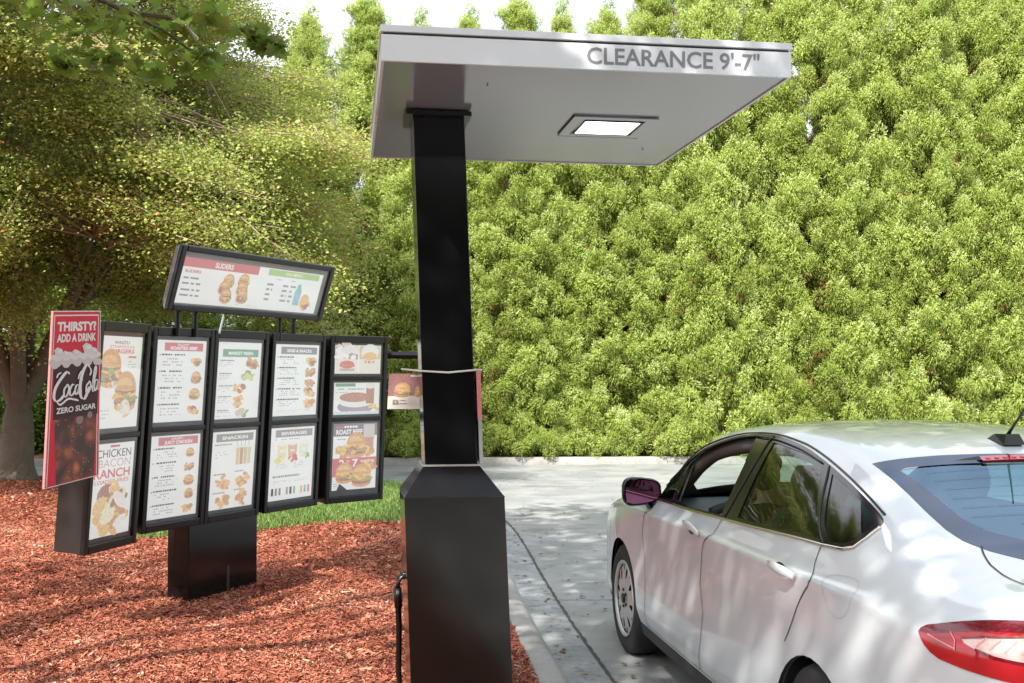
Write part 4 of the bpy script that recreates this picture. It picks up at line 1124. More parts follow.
mb = MB(); q = [TL_, TR_, BR_, BL_]; mb.add([p - _n*.0004 for p in q] + [p - _n*.012 for p in q], [(0,3,2,1),(4,5,6,7),(0,1,5,4),(1,2,6,5),(2,3,7,6),(3,0,4,7)], pm((.40,.03,.045))); mb.build('panel', ds, True)
REDS = (.62,.02,.045)
sh.rect(0, 0, 1, 1, (.70,.66,.66), 0); sh.rect(.012, .006, .985, .995, REDS, .5)
sh.rect(.03, .022, .95, .030, (.78,.70,.70), 1); sh.rect(.03, .03, .045, .99, (.78,.70,.70), 1); sh.rect(.94, .03, .955, .99, (.78,.70,.70), 1)
sh.text('THIRSTY?', .10, .062, .90, .052, WHITE, .045); sh.text('ADD A DRINK', .10, .132, .90, .045, WHITE, .04)
def cola_mat():
    m, nt, out = new_mat('cola_print'); tc = nd(nt, 'ShaderNodeTexCoord'); n1 = nd(nt, 'ShaderNodeTexVoronoi', Scale=11); n2 = nd(nt, 'ShaderNodeTexNoise', Scale=7, Detail=4)
    nt.links.new(tc.outputs['Object'], n2.inputs['Vector'])
    nt.links.new(tc.outputs['Object'], n1.inputs['Vector'])
    cr = nd(nt, 'ShaderNodeValToRGB'); e = cr.color_ramp.elements; e[0].position = .36; e[0].color = (.035,.010,.010,1); e[1].position = .74; e[1].color = (.50,.16,.04,1); x = e.new(.55); x.color = (.17,.03,.018,1)
    mm = nd(nt, 'ShaderNodeMath', operation='MULTIPLY_ADD'); mm.inputs[1].default_value = -.5; nt.links.new(n1.outputs['Distance'], mm.inputs[0])
    ad = nd(nt, 'ShaderNodeMath', operation='ADD'); ad.inputs[1].default_value = .20; nt.links.new(n2.outputs[0], ad.inputs[0]); nt.links.new(ad.outputs[0], mm.inputs[2])
    nt.links.new(mm.outputs[0], cr.inputs[0]); b = nd(nt, 'ShaderNodeBsdfPrincipled', Roughness=.35); nt.links.new(cr.outputs[0], b.inputs['Base Color']); nt.links.new(b.outputs[0], out.inputs[0]); return m
M_cola = cola_mat(); DK = (.045,.014,.014)
N_ = 16
sh.poly([(.055, .30), (.96, .29)] + [(.96-.06*(k/N_), .30+.69*k/N_) for k in range(1, N_+1)] + [(.20, .995)] + [(.20-.145*(k/N_), .995-.69*k/N_) for k in range(1, N_+1)], M_cola, 1.6)
sh.poly([(.055, .30), (.96, .29), (.95, .62), (.10, .62)], DK, 1.9)
for u, v, r_, c in ((.2,.40,.05,(.10,.02,.018)), (.8,.50,.05,(.13,.025,.02)), (.3,.64,.06,(.10,.02,.015)), (.6,.64,.07,(.12,.02,.015)), (.8,.62,.05,(.16,.03,.02)), (.45,.63,.05,(.07,.015,.012))): sh.ell(u, v, r_, c, .9)
rnd = random.Random(2)
for k in range(22): u = .04 + .92*k/21; sh.ell(u, .285 + .02*math.sin(k*1.3) + .012*abs(u-.5), .075, (.60,.54,.50), .62)
for k in range(16): u = .06 + .88*k/15; sh.ell(u, .262 + .012*math.sin(k*2.1), .065, (.74,.71,.69), .55)
for u, v, r_ in ((.14,.235,.10), (.28,.25,.08), (.48,.245,.08), (.72,.222,.12), (.85,.24,.09)): sh.ell(u, v, r_, (.66,.63,.63), .62, n=6, rot=.3); sh.ell(u+.02, v-.006, r_*.55, (.80,.79,.79), .5, n=5)
for k in range(26): sh.ell(rnd.uniform(.15, .85), rnd.uniform(.62, .97), .006, (.75,.60,.50), 1, n=6)
# the script name: pen strokes
asp = .97/(TR_-TL_).length
WS = (.80,.78,.78)
def S(pts, wm=.040, wn=.012, pen=.25): stroke(sh, [(u, v) for u, v in pts], wm, wn, WS, pen, 7, asp)
S([(.36,.365),(.30,.352),(.20,.385),(.10,.435),(.075,.485),(.12,.512),(.20,.505),(.27,.480)], .055)
S([(.20,.352),(.14,.36),(.11,.38)], .03)
S([(.33,.425),(.265,.45),(.27,.49),(.32,.487),(.355,.45),(.33,.425),(.30,.43)], .036)
S([(.46,.432),(.42,.428),(.375,.455),(.385,.488),(.44,.483),(.475,.462)], .038)
S([(.555,.435),(.50,.435),(.475,.465),(.49,.486),(.53,.475),(.56,.436),(.545,.478),(.575,.485),(.60,.465)], .034)
S([(.585,.415),(.60,.408),(.625,.407)], .026)
S([(.76,.335),(.70,.318),(.62,.36),(.575,.43),(.59,.500),(.66,.518),(.72,.485),(.76,.45)], .058)
S([(.76,.335),(.79,.36),(.76,.385)], .035); S([(.60,.35),(.55,.375),(.53,.40)], .03)
S([(.76,.422),(.70,.445),(.70,.484),(.745,.482),(.785,.448),(.765,.420),(.74,.426)], .034)
S([(.80,.46),(.88,.385),(.895,.335),(.865,.345),(.83,.42),(.825,.475),(.855,.480)], .032)
S([(.93,.415),(.88,.418),(.86,.452),(.875,.478),(.91,.462),(.94,.418),(.925,.462),(.95,.475)], .032)
S([(.12,.512),(.20,.535),(.34,.508),(.46,.515),(.55,.525)], .030, .010, 1.2)
sh.text('ZERO SUGAR', .13, .553, .90, .032, WHITE, .03)
sh.finish('print', ds)
mb = MB(); A0 = MA[0] @ Vector((0, .10, HB*.75)); mb.tube([tuple(A0), tuple((TR_+BR_)/2*.35 + (TR_)*.65 - nS*.008 - exs*.05)], .014, M_frame, 6); mb.build('bracket', ds, True); mb = MB()
A1 = MA[0] @ Vector((0, .10, HB*.45)); mb.tube([tuple(A1), tuple(BR_*.7 + TR_*.3 - nS*.008 - exs*.05)], .014, M_frame, 6); mb.build('bracket', ds, True)
# ---------------------------------------------------------------- car surface
def pchip(xk, yk, x):
    xk = np.asarray(xk, float); yk = np.asarray(yk, float); x = np.asarray(x, float)
    h = np.diff(xk); d = np.diff(yk) / h
    m = np.zeros(len(xk))
    for i in range(1, len(xk) - 1):
        if d[i-1] * d[i] > 0:
            w1 = 2*h[i] + h[i-1]; w2 = h[i] + 2*h[i-1]
            m[i] = (w1 + w2) / (w1/d[i-1] + w2/d[i])
    m[0] = d[0]; m[-1] = d[-1]
    k = np.clip(np.searchsorted(xk, x) - 1, 0, len(xk) - 2)
    t = (x - xk[k]) / h[k]
    t2 = t*t; t3 = t2*t
    return ((2*t3 - 3*t2 + 1)*yk[k] + (t3 - 2*t2 + t)*h[k]*m[k]
            + (-2*t3 + 3*t2)*yk[k+1] + (t3 - t2)*h[k]*m[k+1])

LINES = [  # (s, lateral, z) knots of each lengthwise feature line of the left half
    [(-.6,.60,.22),(0,.62,.22),(1.5,.62,.21),(3,.62,.22),(3.55,.60,.26)],
    [(-.6,.80,.20),(0,.855,.19),(1.5,.865,.19),(2.8,.865,.20),(3.55,.84,.26)],
    [(-.6,.84,.27),(0,.885,.27),(1.5,.888,.275),(2.8,.888,.30),(3.55,.865,.34)],
    [(-.6,.86,.40),(0,.915,.39),(1.5,.915,.40),(2.8,.922,.45),(3.55,.885,.48)],
    [(-.6,.86,.64),(0,.918,.66),(.7,.906,.66),(1.5,.905,.66),(2.8,.922,.70),(3.2,.916,.70),(3.55,.895,.70)],
    [(-.6,.84,.80),(-.3,.885,.85),(0,.912,.89),(.6,.925,.92),(1.5,.931,.948),(2.5,.935,.96),(3,.930,.965),(3.25,.917,.955),(3.55,.89,.92)],
    [(-.6,.80,.84),(-.3,.855,.89),(0,.885,.925),(.6,.906,.945),(1.5,.912,.974),(2.5,.916,.988),(3,.904,1.003),(3.25,.88,1.01),(3.55,.86,.985)],
    [(-.6,.74,.865),(-.3,.79,.91),(0,.82,.945),(.3,.84,.97),(.6,.86,1.0),(1.4,.875,1.03),(2.0,.876,1.055),(2.84,.866,1.088),(3.1,.845,1.09),(3.35,.812,1.072),(3.55,.785,1.045)],
    [(-.6,.62,.87),(-.3,.66,.915),(0,.70,.955),(.3,.735,.982),(.5,.77,1.0),(.65,.80,1.088),(.8,.768,1.185),(.9,.742,1.258),(1.05,.70,1.335),(1.25,.67,1.38),(1.5,.645,1.412),(1.8,.63,1.422),(2.1,.63,1.408),(2.4,.645,1.37),(2.65,.67,1.322),(2.9,.70,1.262),(3.15,.725,1.185),(3.35,.73,1.12),(3.55,.71,1.068)],
    [(-.6,.45,.88),(-.3,.48,.93),(0,.52,.972),(.3,.58,1.0),(.5,.64,1.03),(.65,.68,1.15),(.8,.66,1.245),(.9,.64,1.31),(1.05,.61,1.385),(1.25,.57,1.425),(1.5,.54,1.452),(1.8,.53,1.462),(2.1,.53,1.455),(2.4,.54,1.43),(2.65,.56,1.385),(2.9,.585,1.312),(3.15,.60,1.225),(3.35,.60,1.15),(3.55,.57,1.088)],
    [(-.6,.24,.885),(-.3,.25,.94),(0,.27,.985),(.3,.30,1.012),(.5,.34,1.08),(.65,.36,1.185),(.8,.35,1.28),(.9,.34,1.34),(1.05,.32,1.412),(1.25,.30,1.455),(1.5,.28,1.474),(1.8,.275,1.480),(2.1,.275,1.475),(2.4,.28,1.457),(2.65,.29,1.418),(2.9,.30,1.335),(3.15,.31,1.24),(3.35,.31,1.158),(3.55,.29,1.100)],
    [(-.6,0,.888),(-.3,0,.943),(0,0,.99),(.3,0,1.02),(.5,0,1.095),(.65,0,1.195),(.8,0,1.29),(.9,0,1.35),(1.05,0,1.42),(1.25,0,1.461),(1.5,0,1.480),(1.8,0,1.486),(2.1,0,1.481),(2.4,0,1.464),(2.65,0,1.426),(2.9,0,1.342),(3.15,0,1.246),(3.35,0,1.163),(3.55,0,1.105)],
]
S_ST = [-.6,-.45,-.3,0,.3,.5,.65,.8,.9,1.05,1.25,1.5,1.8,2.1,2.4,2.65,2.9,3.15,3.35,3.55]
NV = len(LINES)
def _tab():
    T = np.zeros((len(S_ST) + 10, NV, 3))
    for v, L in enumerate(LINES):
        a = np.array(L)
        T[5:-5, v, 0] = S_ST
        T[5:-5, v, 1] = pchip(a[:,0], a[:,1], S_ST)
        T[5:-5, v, 2] = pchip(a[:,0], a[:,2], S_ST)
    zf = [.22,.20,.27,.38,.54,.64,.68,.71,.725,.735,.74,.745]
    zr = [.30,.28,.36,.48,.70,.90,.965,1.02,1.04,1.055,1.065,1.07]
    for k,(sa,fa,w) in enumerate([(-.72,.95,.3),(-.83,.84,.6),(-.92,.58,.9),(-.955,.28,1),(-.96,0,1)]):
        for v in range(NV):
            T[4-k, v] = (sa + .02*max(0, v-6), T[5, v, 1]*fa, T[5, v, 2]*(1-w) + zf[v]*w)
    for k,(sa,fa,w) in enumerate([(3.69,.958,.30),(3.81,.86,.65),(3.89,.62,.9),(3.925,.30,1),(3.93,0,1)]):
        for v in range(NV):
            under = -.10*(v == 0) - .06*(v == 1)
            T[len(S_ST)+5+k, v] = (sa + under - .012*max(0, v-7)*min(1, w*1.5), T[-6, v, 1]*fa, T[-6, v, 2]*(1-w) + zr[v]*w)
    return T
TAB = _tab(); NU = TAB.shape[0]
def surf(u, v):
    """point (s, lateral, z) of the left half of the bodywork; u runs from nose to tail, v from sill to roof centre"""
    u = np.atleast_1d(np.asarray(u, float)); v = np.atleast_1d(np.asarray(v, float))
    out = np.zeros((len(u), 3))
    P = np.zeros((len(u), NV, 3))
    for vv in range(NV):
        for c in range(3): P[:, vv, c] = pchip(np.arange(NU), TAB[:, vv, c], u)
    # interpolate across, row by row, with the same slope rule
    h = 1.0
    d = np.diff(P, axis=1)
    m = np.zeros_like(P)
    a, b = d[:, :-1], d[:, 1:]
    pos = a*b > 0
    m[:, 1:-1] = np.where(pos, 2*a*b/np.where(pos, a + b, 1), 0)
    m[:, 0] = d[:, 0]; m[:, -1] = d[:, -1]; m[:, -1, 2] = 0
    k = np.clip(v.astype(int), 0, NV-2); t = (v - k)[:, None]; r = np.arange(len(u))
    t2 = t*t; t3 = t2*t
    return ((2*t3 - 3*t2 + 1)*P[r, k] + (t3 - 2*t2 + t)*m[r, k] + (-2*t3 + 3*t2)*P[r, k+1] + (t3 - t2)*m[r, k+1])
# ---------------------------------------------------------------- the white saloon
CAR0 = (1.571, 6.919, 0.0)
car = thing('parked_car', 'white four door saloon with its driver window open, waiting in the lane at the canopy', 'car', CAR0, math.atan2(.1438, .9896))
def car_paint():
    m, nt, out = new_mat('white_car_paint')
    b = nd(nt, 'ShaderNodeBsdfPrincipled', Roughness=.30); b.inputs['Base Color'].default_value = (.62,.67,.72,1)
    b.inputs['Coat Weight'].default_value = 1.0; b.inputs['Coat Roughness'].default_value = .03
    tc = nd(nt, 'ShaderNodeTexCoord'); n = nd(nt, 'ShaderNodeTexNoise', Scale=2.2, Detail=8, Roughness=.7); nt.links.new(tc.outputs['Object'], n.inputs['Vector'])
    mr = nd(nt, 'ShaderNodeMapRange'); mr.inputs[1].default_value = .4; mr.inputs[2].default_value = .75; mr.inputs[3].default_value = .008; mr.inputs[4].default_value = .05
    nt.links.new(n.outputs[0], mr.inputs[0]); nt.links.new(mr.outputs[0], b.inputs['Coat Roughness'])
    nt.links.new(b.outputs[0], out.inputs[0]); return m
M_paint = car_paint()
M_plastic = simple('sill_plastic', (.03,.03,.032), .55, noise=.3, nscale=20)
M_trim = simple('window_surround', (.012,.012,.014), .12, spec=.5)
M_frit = simple('screen_border', (.012,.042,.11), .06, spec=.45)
M_chrome = simple('chrome', (.72,.70,.66), .12, metal=1)
M_rubber = simple('tyre_rubber', (.022,.022,.024), .8, noise=.3, nscale=30, bump=.2)
M_rim = simple('hubcap_silver', (.55,.56,.56), .38, metal=.5, noise=.1, nscale=20)
M_dark = simple('cavity_dark', (.012,.012,.012), .9)
M_cabin = simple('cabin_lining', (.10,.095,.09), .8, noise=.2)
M_seat = simple('seat_cloth', (.13,.125,.12), .85, noise=.25, nscale=40)
M_dash = simple('dashboard', (.035,.045,.055), .55, noise=.2, nscale=30)
M_gap = simple('shut_line', (.05,.05,.05), .9)
M_shut = simple('fuel_door_line', (.45,.45,.45), .9)
M_red = simple('tail_red', (.42,.008,.016), .08, spec=.6, coat=.6)
M_darkred = simple('tail_dark_red', (.16,.006,.02), .08, spec=.6, coat=.6)
M_clear = simple('tail_clear', (.60,.42,.40), .12, noise=.3, nscale=50, spec=.6, coat=.8)
M_sideglass = glass_mat('side_glass', (.30,.43,.37), 1.0, 1.55)
M_rearglass = glass_mat('rear_glass', (.32,.50,.66), (.50,.74,1.0), 2.5)  # blue of the reflected sky is put into tint and mirror colour
M_screen = glass_mat('windscreen_glass', (.80,.88,.85), 1.0, 1.35)

def loc(sp): return np.stack([-sp[:, 1], -sp[:, 0], sp[:, 2]], 1)
def surf_n(u, v):
    e = 2e-3
    a = loc(surf(np.clip(u+e, 0, NU-1), v)) - loc(surf(np.clip(u-e, 0, NU-1), v))
    b = loc(surf(u, np.clip(v+e, 0, NV-1))) - loc(surf(u, np.clip(v-e, 0, NV-1)))
    n = np.cross(a, b); ln = np.linalg.norm(n, axis=1, keepdims=True); n = n/np.maximum(ln, 1e-9)
    return n
# outward check: roof normal must point up
if surf_n(np.array([17.]), np.array([10.]))[0, 2] < 0: NS = -1
else: NS = 1
DLO = [(10.45,7.45),(11.2,7.86),(12.2,7.88),(13.2,7.89),(14.44,7.9),(15.23,7.95),(15.88,8.0),(16.39,8.04),(17.38,8.0),(18.34,7.94),(19.27,7.9),(20.2,7.89),(20.96,7.88),(21.45,7.87),(21.60,7.82),(21.63,7.72),(21.56,7.40),(21.47,7.18),(21.30,7.08),(20.73,7.02),(19.15,7.015),(17.68,7.016),(16.9,7.02),(15.48,7.014),(13,7.02),(11.3,7.05),(10.6,7.2)]
FQ = [(11.0,7.25),(11.5,7.74),(12.9,7.74),(13.3,7.55),(13.45,7.17),(12.2,7.14)]
FD = [(13.66,7.13),(13.50,7.50),(13.36,7.75),(13.9,7.80),(14.6,7.84),(15.33,7.89),(16.0,7.91),(16.41,7.91),(16.6,7.6),(16.72,7.3),(16.79,7.08),(15.39,7.08)]
RD = [(17.155,7.86),(17.6,7.85),(17.99,7.847),(18.72,7.848),(18.95,7.84),(19.05,7.80),(19.5,7.6),(20.1,7.35),(20.626,7.12),(19.1,7.08),(17.48,7.10),(17.3,7.5)]
RQ = [(19.516,7.82),(20.2,7.815),(20.8,7.80),(21.3,7.76),(21.46,7.72),(21.45,7.50),(21.36,7.30),(21.2,7.17),(20.87,7.13),(20.4,7.32),(19.9,7.6)]
WSCR = [(10.0,9.25),(11.2,9.02),(13.2,9.0),(14.35,9.05),(14.65,9.6),(14.8,10.3),(14.85,11.001),(9.75,11.001),(9.8,10.2)]
RGO = [(20.12,8.73),(20.7,8.82),(21.26,8.88),(21.9,8.90),(22.37,8.92),(22.75,9.02),(23.1,9.23),(23.42,9.5),(23.62,10.1),(23.7,11.001),(20.36,11.001),(20.3,10.3),(20.25,9.6),(20.19,9.1)]
RGI = [(20.62,9.15),(20.9,9.22),(21.5,9.28),(22.1,9.32),(22.5,9.45),(22.85,9.75),(23.1,10.3),(23.18,11.001),(20.66,11.001),(20.62,10.3),(20.57,9.5),(20.55,9.25)]
TAIL = [(23.99,5.30),(24.02,5.50),(24.128,5.73),(24.45,6.02),(24.83,6.27),(25.3,6.55),(25.811,6.82),(26.4,6.95),(27.3,7.0),(27.35,5.0),(26.9,4.72),(26.217,4.70),(25.593,4.74),(24.903,4.78),(24.6,4.80),(24.37,4.86),(24.2,4.96),(24.08,5.12)]
TAILC = [(25.05,5.62),(25.5,5.95),(26.06,6.20),(27.0,6.25),(27.0,5.3),(26.2,5.12),(25.75,5.18),(25.4,5.31),(25.15,5.45)]
FDOOR = [(10.4,7.0),(11.16,6.1),(10.69,4.94),(10.11,4.43),(10.3,3.98),(10.46,3.2),(10.2,2.15),(15.99,2.15),(16.2,3.07),(16.29,3.7),(16.14,4.14),(16.45,4.66),(16.75,5.0),(16.86,5.6),(16.93,7.05),(15.48,7.03),(13,7.04),(11.3,7.07)]
RDOOR = [(16.93,7.05),(16.86,5.6),(16.75,5.0),(16.45,4.66),(16.14,4.14),(16.29,3.7),(16.2,3.07),(15.99,2.15),(18.6,2.15),(19.0,2.9),(19.63,3.68),(19.83,3.98),(20.38,4.48),(20.65,4.7),(20.82,4.85),(20.91,5.19),(20.85,5.8),(20.753,6.42),(20.71,7.03)]
def inv_sz(s_, z_, u, v):
    for _ in range(25):
        p = surf([u], [v])[0]; e = 1e-3
        pu = surf([u+e], [v])[0]; pv = surf([u], [v+e])[0]
        J = np.array([[(pu[0]-p[0])/e, (pv[0]-p[0])/e], [(pu[2]-p[2])/e, (pv[2]-p[2])/e]])
        d = np.linalg.lstsq(J, np.array([s_-p[0], z_-p[2]]), rcond=1e-6)[0]
        u = min(max(u+np.clip(d[0], -.5, .5), .5), NU-1.5); v = min(max(v+np.clip(d[1], -.5, .5), 0), 6)
    return u, v
def arch(sc, r, u0):
    out = []
    for a in range(-20, 201, 10):
        z = .325 + r*math.sin(R(a)); s_ = sc - r*math.cos(R(a))
        if z < .235: continue
        out.append(inv_sz(s_, z, u0 - math.cos(R(a))*1.2, 3.))
    return [(out[0][0], -.01)] + out + [(out[-1][0], -.01)]
AF = arch(0, .372, 8.0); AR = arch(2.85, .365, 20.7)

def densify(poly, step=.12, closed=True):
    out = []; n = len(poly)
    for i in range(n if closed else n-1):
        a = np.array(poly[i], float); b = np.array(poly[(i+1) % n], float)
        k = max(1, int(np.linalg.norm((b-a)*np.array([1, 2.]))/step))
        for j in range(k): out.append(tuple(a + (b-a)*j/k))
    if not closed: out.append(tuple(poly[-1]))
    return out
def round_poly(poly, n=3):
    P = [Vector(p) for p in poly]; N = len(P); out = []
    for i in range(N):
        p0, p1, p2, p3 = P[i-1], P[i], P[(i+1) % N], P[(i+2) % N]
        for k in range(n):
            t = k/n; out.append(.5*((2*p1)+(p2-p0)*t+(2*p0-5*p1+4*p2-p3)*t*t+(3*p1-p0-3*p2+p3)*t**3))
    return [(p.x, min(p.y, 11.001)) for p in out]
TAILD = [(24.0,5.32),(24.03,5.5),(24.128,5.73),(24.45,6.02),(24.83,6.27),(25.3,6.55),(25.811,6.82),(26.4,6.95),(27.3,7.0),(27.3,6.5),(26.2,6.42),(25.5,6.18),(24.95,5.85),(24.5,5.5),(24.2,5.36)]
regs = {'TAILD': TAILD, 'DLO': DLO, 'FQ': FQ, 'FD': FD, 'RD': RD, 'RQ': RQ, 'WSCR': WSCR, 'RGO': RGO, 'RGI': RGI, 'TAIL': TAIL, 'TAILC': TAILC, 'FDOOR': FDOOR, 'RDOOR': RDOOR, 'AF': AF, 'AR': AR}
for k in ('DLO',): regs[k] = round_poly(regs[k], 2)
pts = []; edges = []
def add_poly(poly, closed=True):
    d = densify(poly, .14, closed); b = len(pts)
    pts.extend(Vector((float(a), float(min(max(c_, 0), 11)))) for a, c_ in d)
    n = len(d)
    edges.extend((b+i, b+(i+1) % n) for i in range(n if closed else n-1))
for k, p in regs.items(): add_poly(p)
add_poly([(0, 2.0), (NU-1, 2.0)], False)
add_poly([(0, 0), (NU-1, 0), (NU-1, 11), (0, 11)])
for u in np.arange(.2, NU-1, .2):
    for v in np.arange(.17, 10.95, .17): pts.append(Vector((float(u), float(v))))
r = delaunay_2d_cdt(pts, edges, [], 0, 1e-4)
UV = np.array([(p.x, p.y) for p in r[0]]); TR = np.array([f for f in r[2] if len(f) == 3])
cu_ = UV[TR].mean(1)
ins = {k: pip(cu_[:, 0], cu_[:, 1], p) for k, p in regs.items()}
label = np.full(len(TR), 'body', dtype='<U8')
label[ins['FDOOR']] = 'fdoor'; label[ins['RDOOR']] = 'rdoor'
label[cu_[:, 1] < 2.0] = 'sill'
label[ins['TAIL']] = 'tail'; label[ins['TAILD']] = 'taild'; label[ins['TAILC']] = 'tailc'
label[ins['DLO']] = 'trim'
for k in ('FQ', 'FD', 'RD', 'RQ'): label[ins[k]] = k
label[ins['WSCR']] = 'WSCR'; label[ins['RGO']] = 'frit'; label[ins['RGI']] = 'RGI'
label[ins['AF'] | ins['AR']] = 'none'
P3 = loc(surf(UV[:, 0], UV[:, 1])); N3 = surf_n(UV[:, 0], UV[:, 1])*NS
def smoothn(N):
    return N
def car_mesh(name, labs, mats, sides=(1, -1), off=0.0, parent=car, custom=True, thick=0):
    V = []; F = []; NN = []; MI = []
    for sd in sides:
        for mi, lb in enumerate(labs):
            T = TR[label == lb]
            if not len(T): continue
            used, invx = np.unique(T, return_inverse=True); T2 = invx.reshape(T.shape)
            P = P3[used] + N3[used]*off; N = N3[used].copy()
            if sd < 0: P = P*[-1, 1, 1]; N = N*[-1, 1, 1]
            fn = np.cross(P[T2[:, 1]]-P[T2[:, 0]], P[T2[:, 2]]-P[T2[:, 0]])
            flip = (fn*N[T2[:, 0]]).sum(1) < 0
            T2[flip] = T2[flip][:, ::-1]
            F.append(T2 + sum(len(a) for a in V)); V.append(P); NN.append(N); MI.append(np.full(len(T2), mi))
    V = np.vstack(V); F = np.vstack(F); NN = np.vstack(NN); MI = np.concatenate(MI)
    me = np_mesh(name, V, F, mats, midx=MI, smooth=True)
    bad = ~np.isfinite(NN).all(1) | (np.linalg.norm(NN, axis=1) < .5); NN[bad] = (0, 0, 1)
    me.normals_split_custom_set_from_vertices([tuple(n) for n in NN])
    return link(name, me, parent)
body = car_mesh('body', ['body'], [M_paint])
sill = car_mesh('sill', ['sill'], [M_plastic])
lin = car_mesh('cabin_lining', ['body', 'fdoor', 'rdoor', 'trim'], [M_cabin, M_cabin, M_cabin, M_cabin], off=-.022)
frd = tag(car_mesh('door', ['fdoor'], [M_paint], (1,)), 'front door on the driver side'); rrd = tag(car_mesh('door', ['rdoor'], [M_paint], (1,)), 'rear door on the driver side')
car_mesh('door', ['fdoor'], [M_paint], (-1,)); car_mesh('door', ['rdoor'], [M_paint], (-1,))
for sd in (1, -1):
    car_mesh('window_surround', ['trim'], [M_trim], (sd,))
    tl = car_mesh('tail_light', ['tail', 'taild', 'tailc'], [M_red, M_darkred, M_clear], (sd,), off=.004)
    for k in ('FQ', 'RD', 'RQ'): car_mesh('side_window', [k], [M_sideglass], (sd,), off=-.004)
car_mesh('side_window', ['FD'], [M_sideglass], (-1,), off=-.004)
car_mesh('windscreen', ['WSCR'], [M_screen], off=-.002)
rw = car_mesh('rear_window', ['RGI'], [M_rearglass], off=-.002); car_mesh('rear_window_border', ['frit'], [M_frit], off=.001, parent=rw)

hl_mat = simple('heater_line', (.05,.06,.07), .6)
tail_line = simple('tail_ridge', (.75,.30,.30), .2)
def path3(uv, off=.0, sd=1, step=.1, closed=False):
    d = np.array(densify(uv, step, closed)); P = loc(surf(d[:, 0], d[:, 1])); N = surf_n(d[:, 0], d[:, 1])*NS
    if closed: P = np.vstack([P, P[:1]]); N = np.vstack([N, N[:1]])
    P = P + N*off
    if sd < 0: P = P*[-1, 1, 1]; N = N*[-1, 1, 1]
    return P, N
def ribbon3(mb, uv, w_, mat, off=.0018, sd=1, closed=False, step=.1):
    P, N = path3(uv, off, sd, step, closed)
    T = np.gradient(P, axis=0); B = unit(np.cross(T, N))
    V = []; F = []
    for p, b in zip(P, B): V += [p - b*w_/2, p + b*w_/2]
    for i in range(len(P)-1): F.append((2*i, 2*i+1, 2*i+3, 2*i+2))
    mb.add(V, F, mat)
def seam_groove(uvs, w_=.0055, sd=1):
    gap = MB(); ribbon3(gap, uvs, w_, M_gap, .0022, sd); gap.build('shut_line', car)
for sd in (1, -1):
    gap = MB()
    seam_groove([(10.9,6.95)] + FDOOR[1:7], .005, sd); seam_groove(FDOOR[7:15], .005, sd); seam_groove(FDOOR[6:8], .004, sd); seam_groove([(15.99,2.15),(18.6,2.15)], .004, sd)
    seam_groove(RDOOR[11:], .005, sd)
    seam_groove([(22.95,9.20),(23.14,9.12),(23.45,8.99),(23.75,8.94),(24.33,8.92),(24.9,8.8)], .0055, sd)
    seam_groove([(8.9,7.0),(9.6,6.6),(10.2,6.9)] if False else [(3,8.0),(5,7.9),(8,7.95),(9.7,8.2)], .005, sd)
    if sd == 1:
        fu = round_poly([(21.36,4.75),(21.24,5.4),(21.25,5.95),(21.45,6.17),(21.9,6.2),(22.08,6.0),(22.15,5.4),(22.05,4.8),(21.7,4.6)], 3)
        ribbon3(gap, fu, .0022, M_shut, .002, 1, True); gap.build('fuel_door', car)
    ch = MB()
    P, N = path3([(10.62,7.12),(11.3,7.02),(13,7.0),(15.48,6.99),(16.9,7.0),(17.68,6.995),(19.15,6.99),(20.73,7.0),(21.30,7.05),(21.50,7.16),(21.60,7.40),(21.66,7.70)], .004, sd)
    ch.tube([tuple(p) for p in P], .0065, M_chrome, 6); ch.build('window_chrome', car, False, True)
    tr = MB(); P, N = path3([(11.3,7.93),(12.2,7.95),(13.2,7.96),(14.44,7.97),(15.23,8.02),(15.88,8.07),(16.39,8.1),(17.38,8.06),(18.34,8.0),(19.27,7.96),(20.2,7.95),(20.96,7.94),(21.5,7.93)], .002, sd)
    tr.tube([tuple(p) for p in P], .005, M_trim, 6)
    P, N = path3([(11.3,7.7)] + [(12.2,7.76),(13.2,7.78),(14.44,7.82),(15.23,7.87),(15.88,7.90),(16.39,7.93),(17.38,7.9),(18.34,7.87),(19.0,7.86)], .004, sd)
    tr.tube([tuple(p) for p in P], .004, M_frame, 6)
    # inner headlining and pillar trim round the door opening
    it = MB()
    P, N = path3([(11.6,7.95),(12.2,8.0),(13.2,8.02),(14.44,8.03),(15.23,8.06),(15.88,8.1),(16.39,8.12),(17.38,8.1),(18.34,8.05),(19.27,8.0),(20.2,7.98)], -.062, sd)
    it.tube([tuple(p) for p in P], .040, M_cabin, 8, True); it.build('headlining_trim', car, False, True)
    # pillar seam and quarter-light bar
    for q in ([(16.98,7.98),(17.0,7.5),(16.98,7.06)], [(19.25,7.88),(19.8,7.55),(20.72,7.06)]):
        P, N = path3(q, .002, sd); tr.tube([tuple(p) for p in P], .004, M_frame, 6)
    tr.build('window_seal', car, False, True)

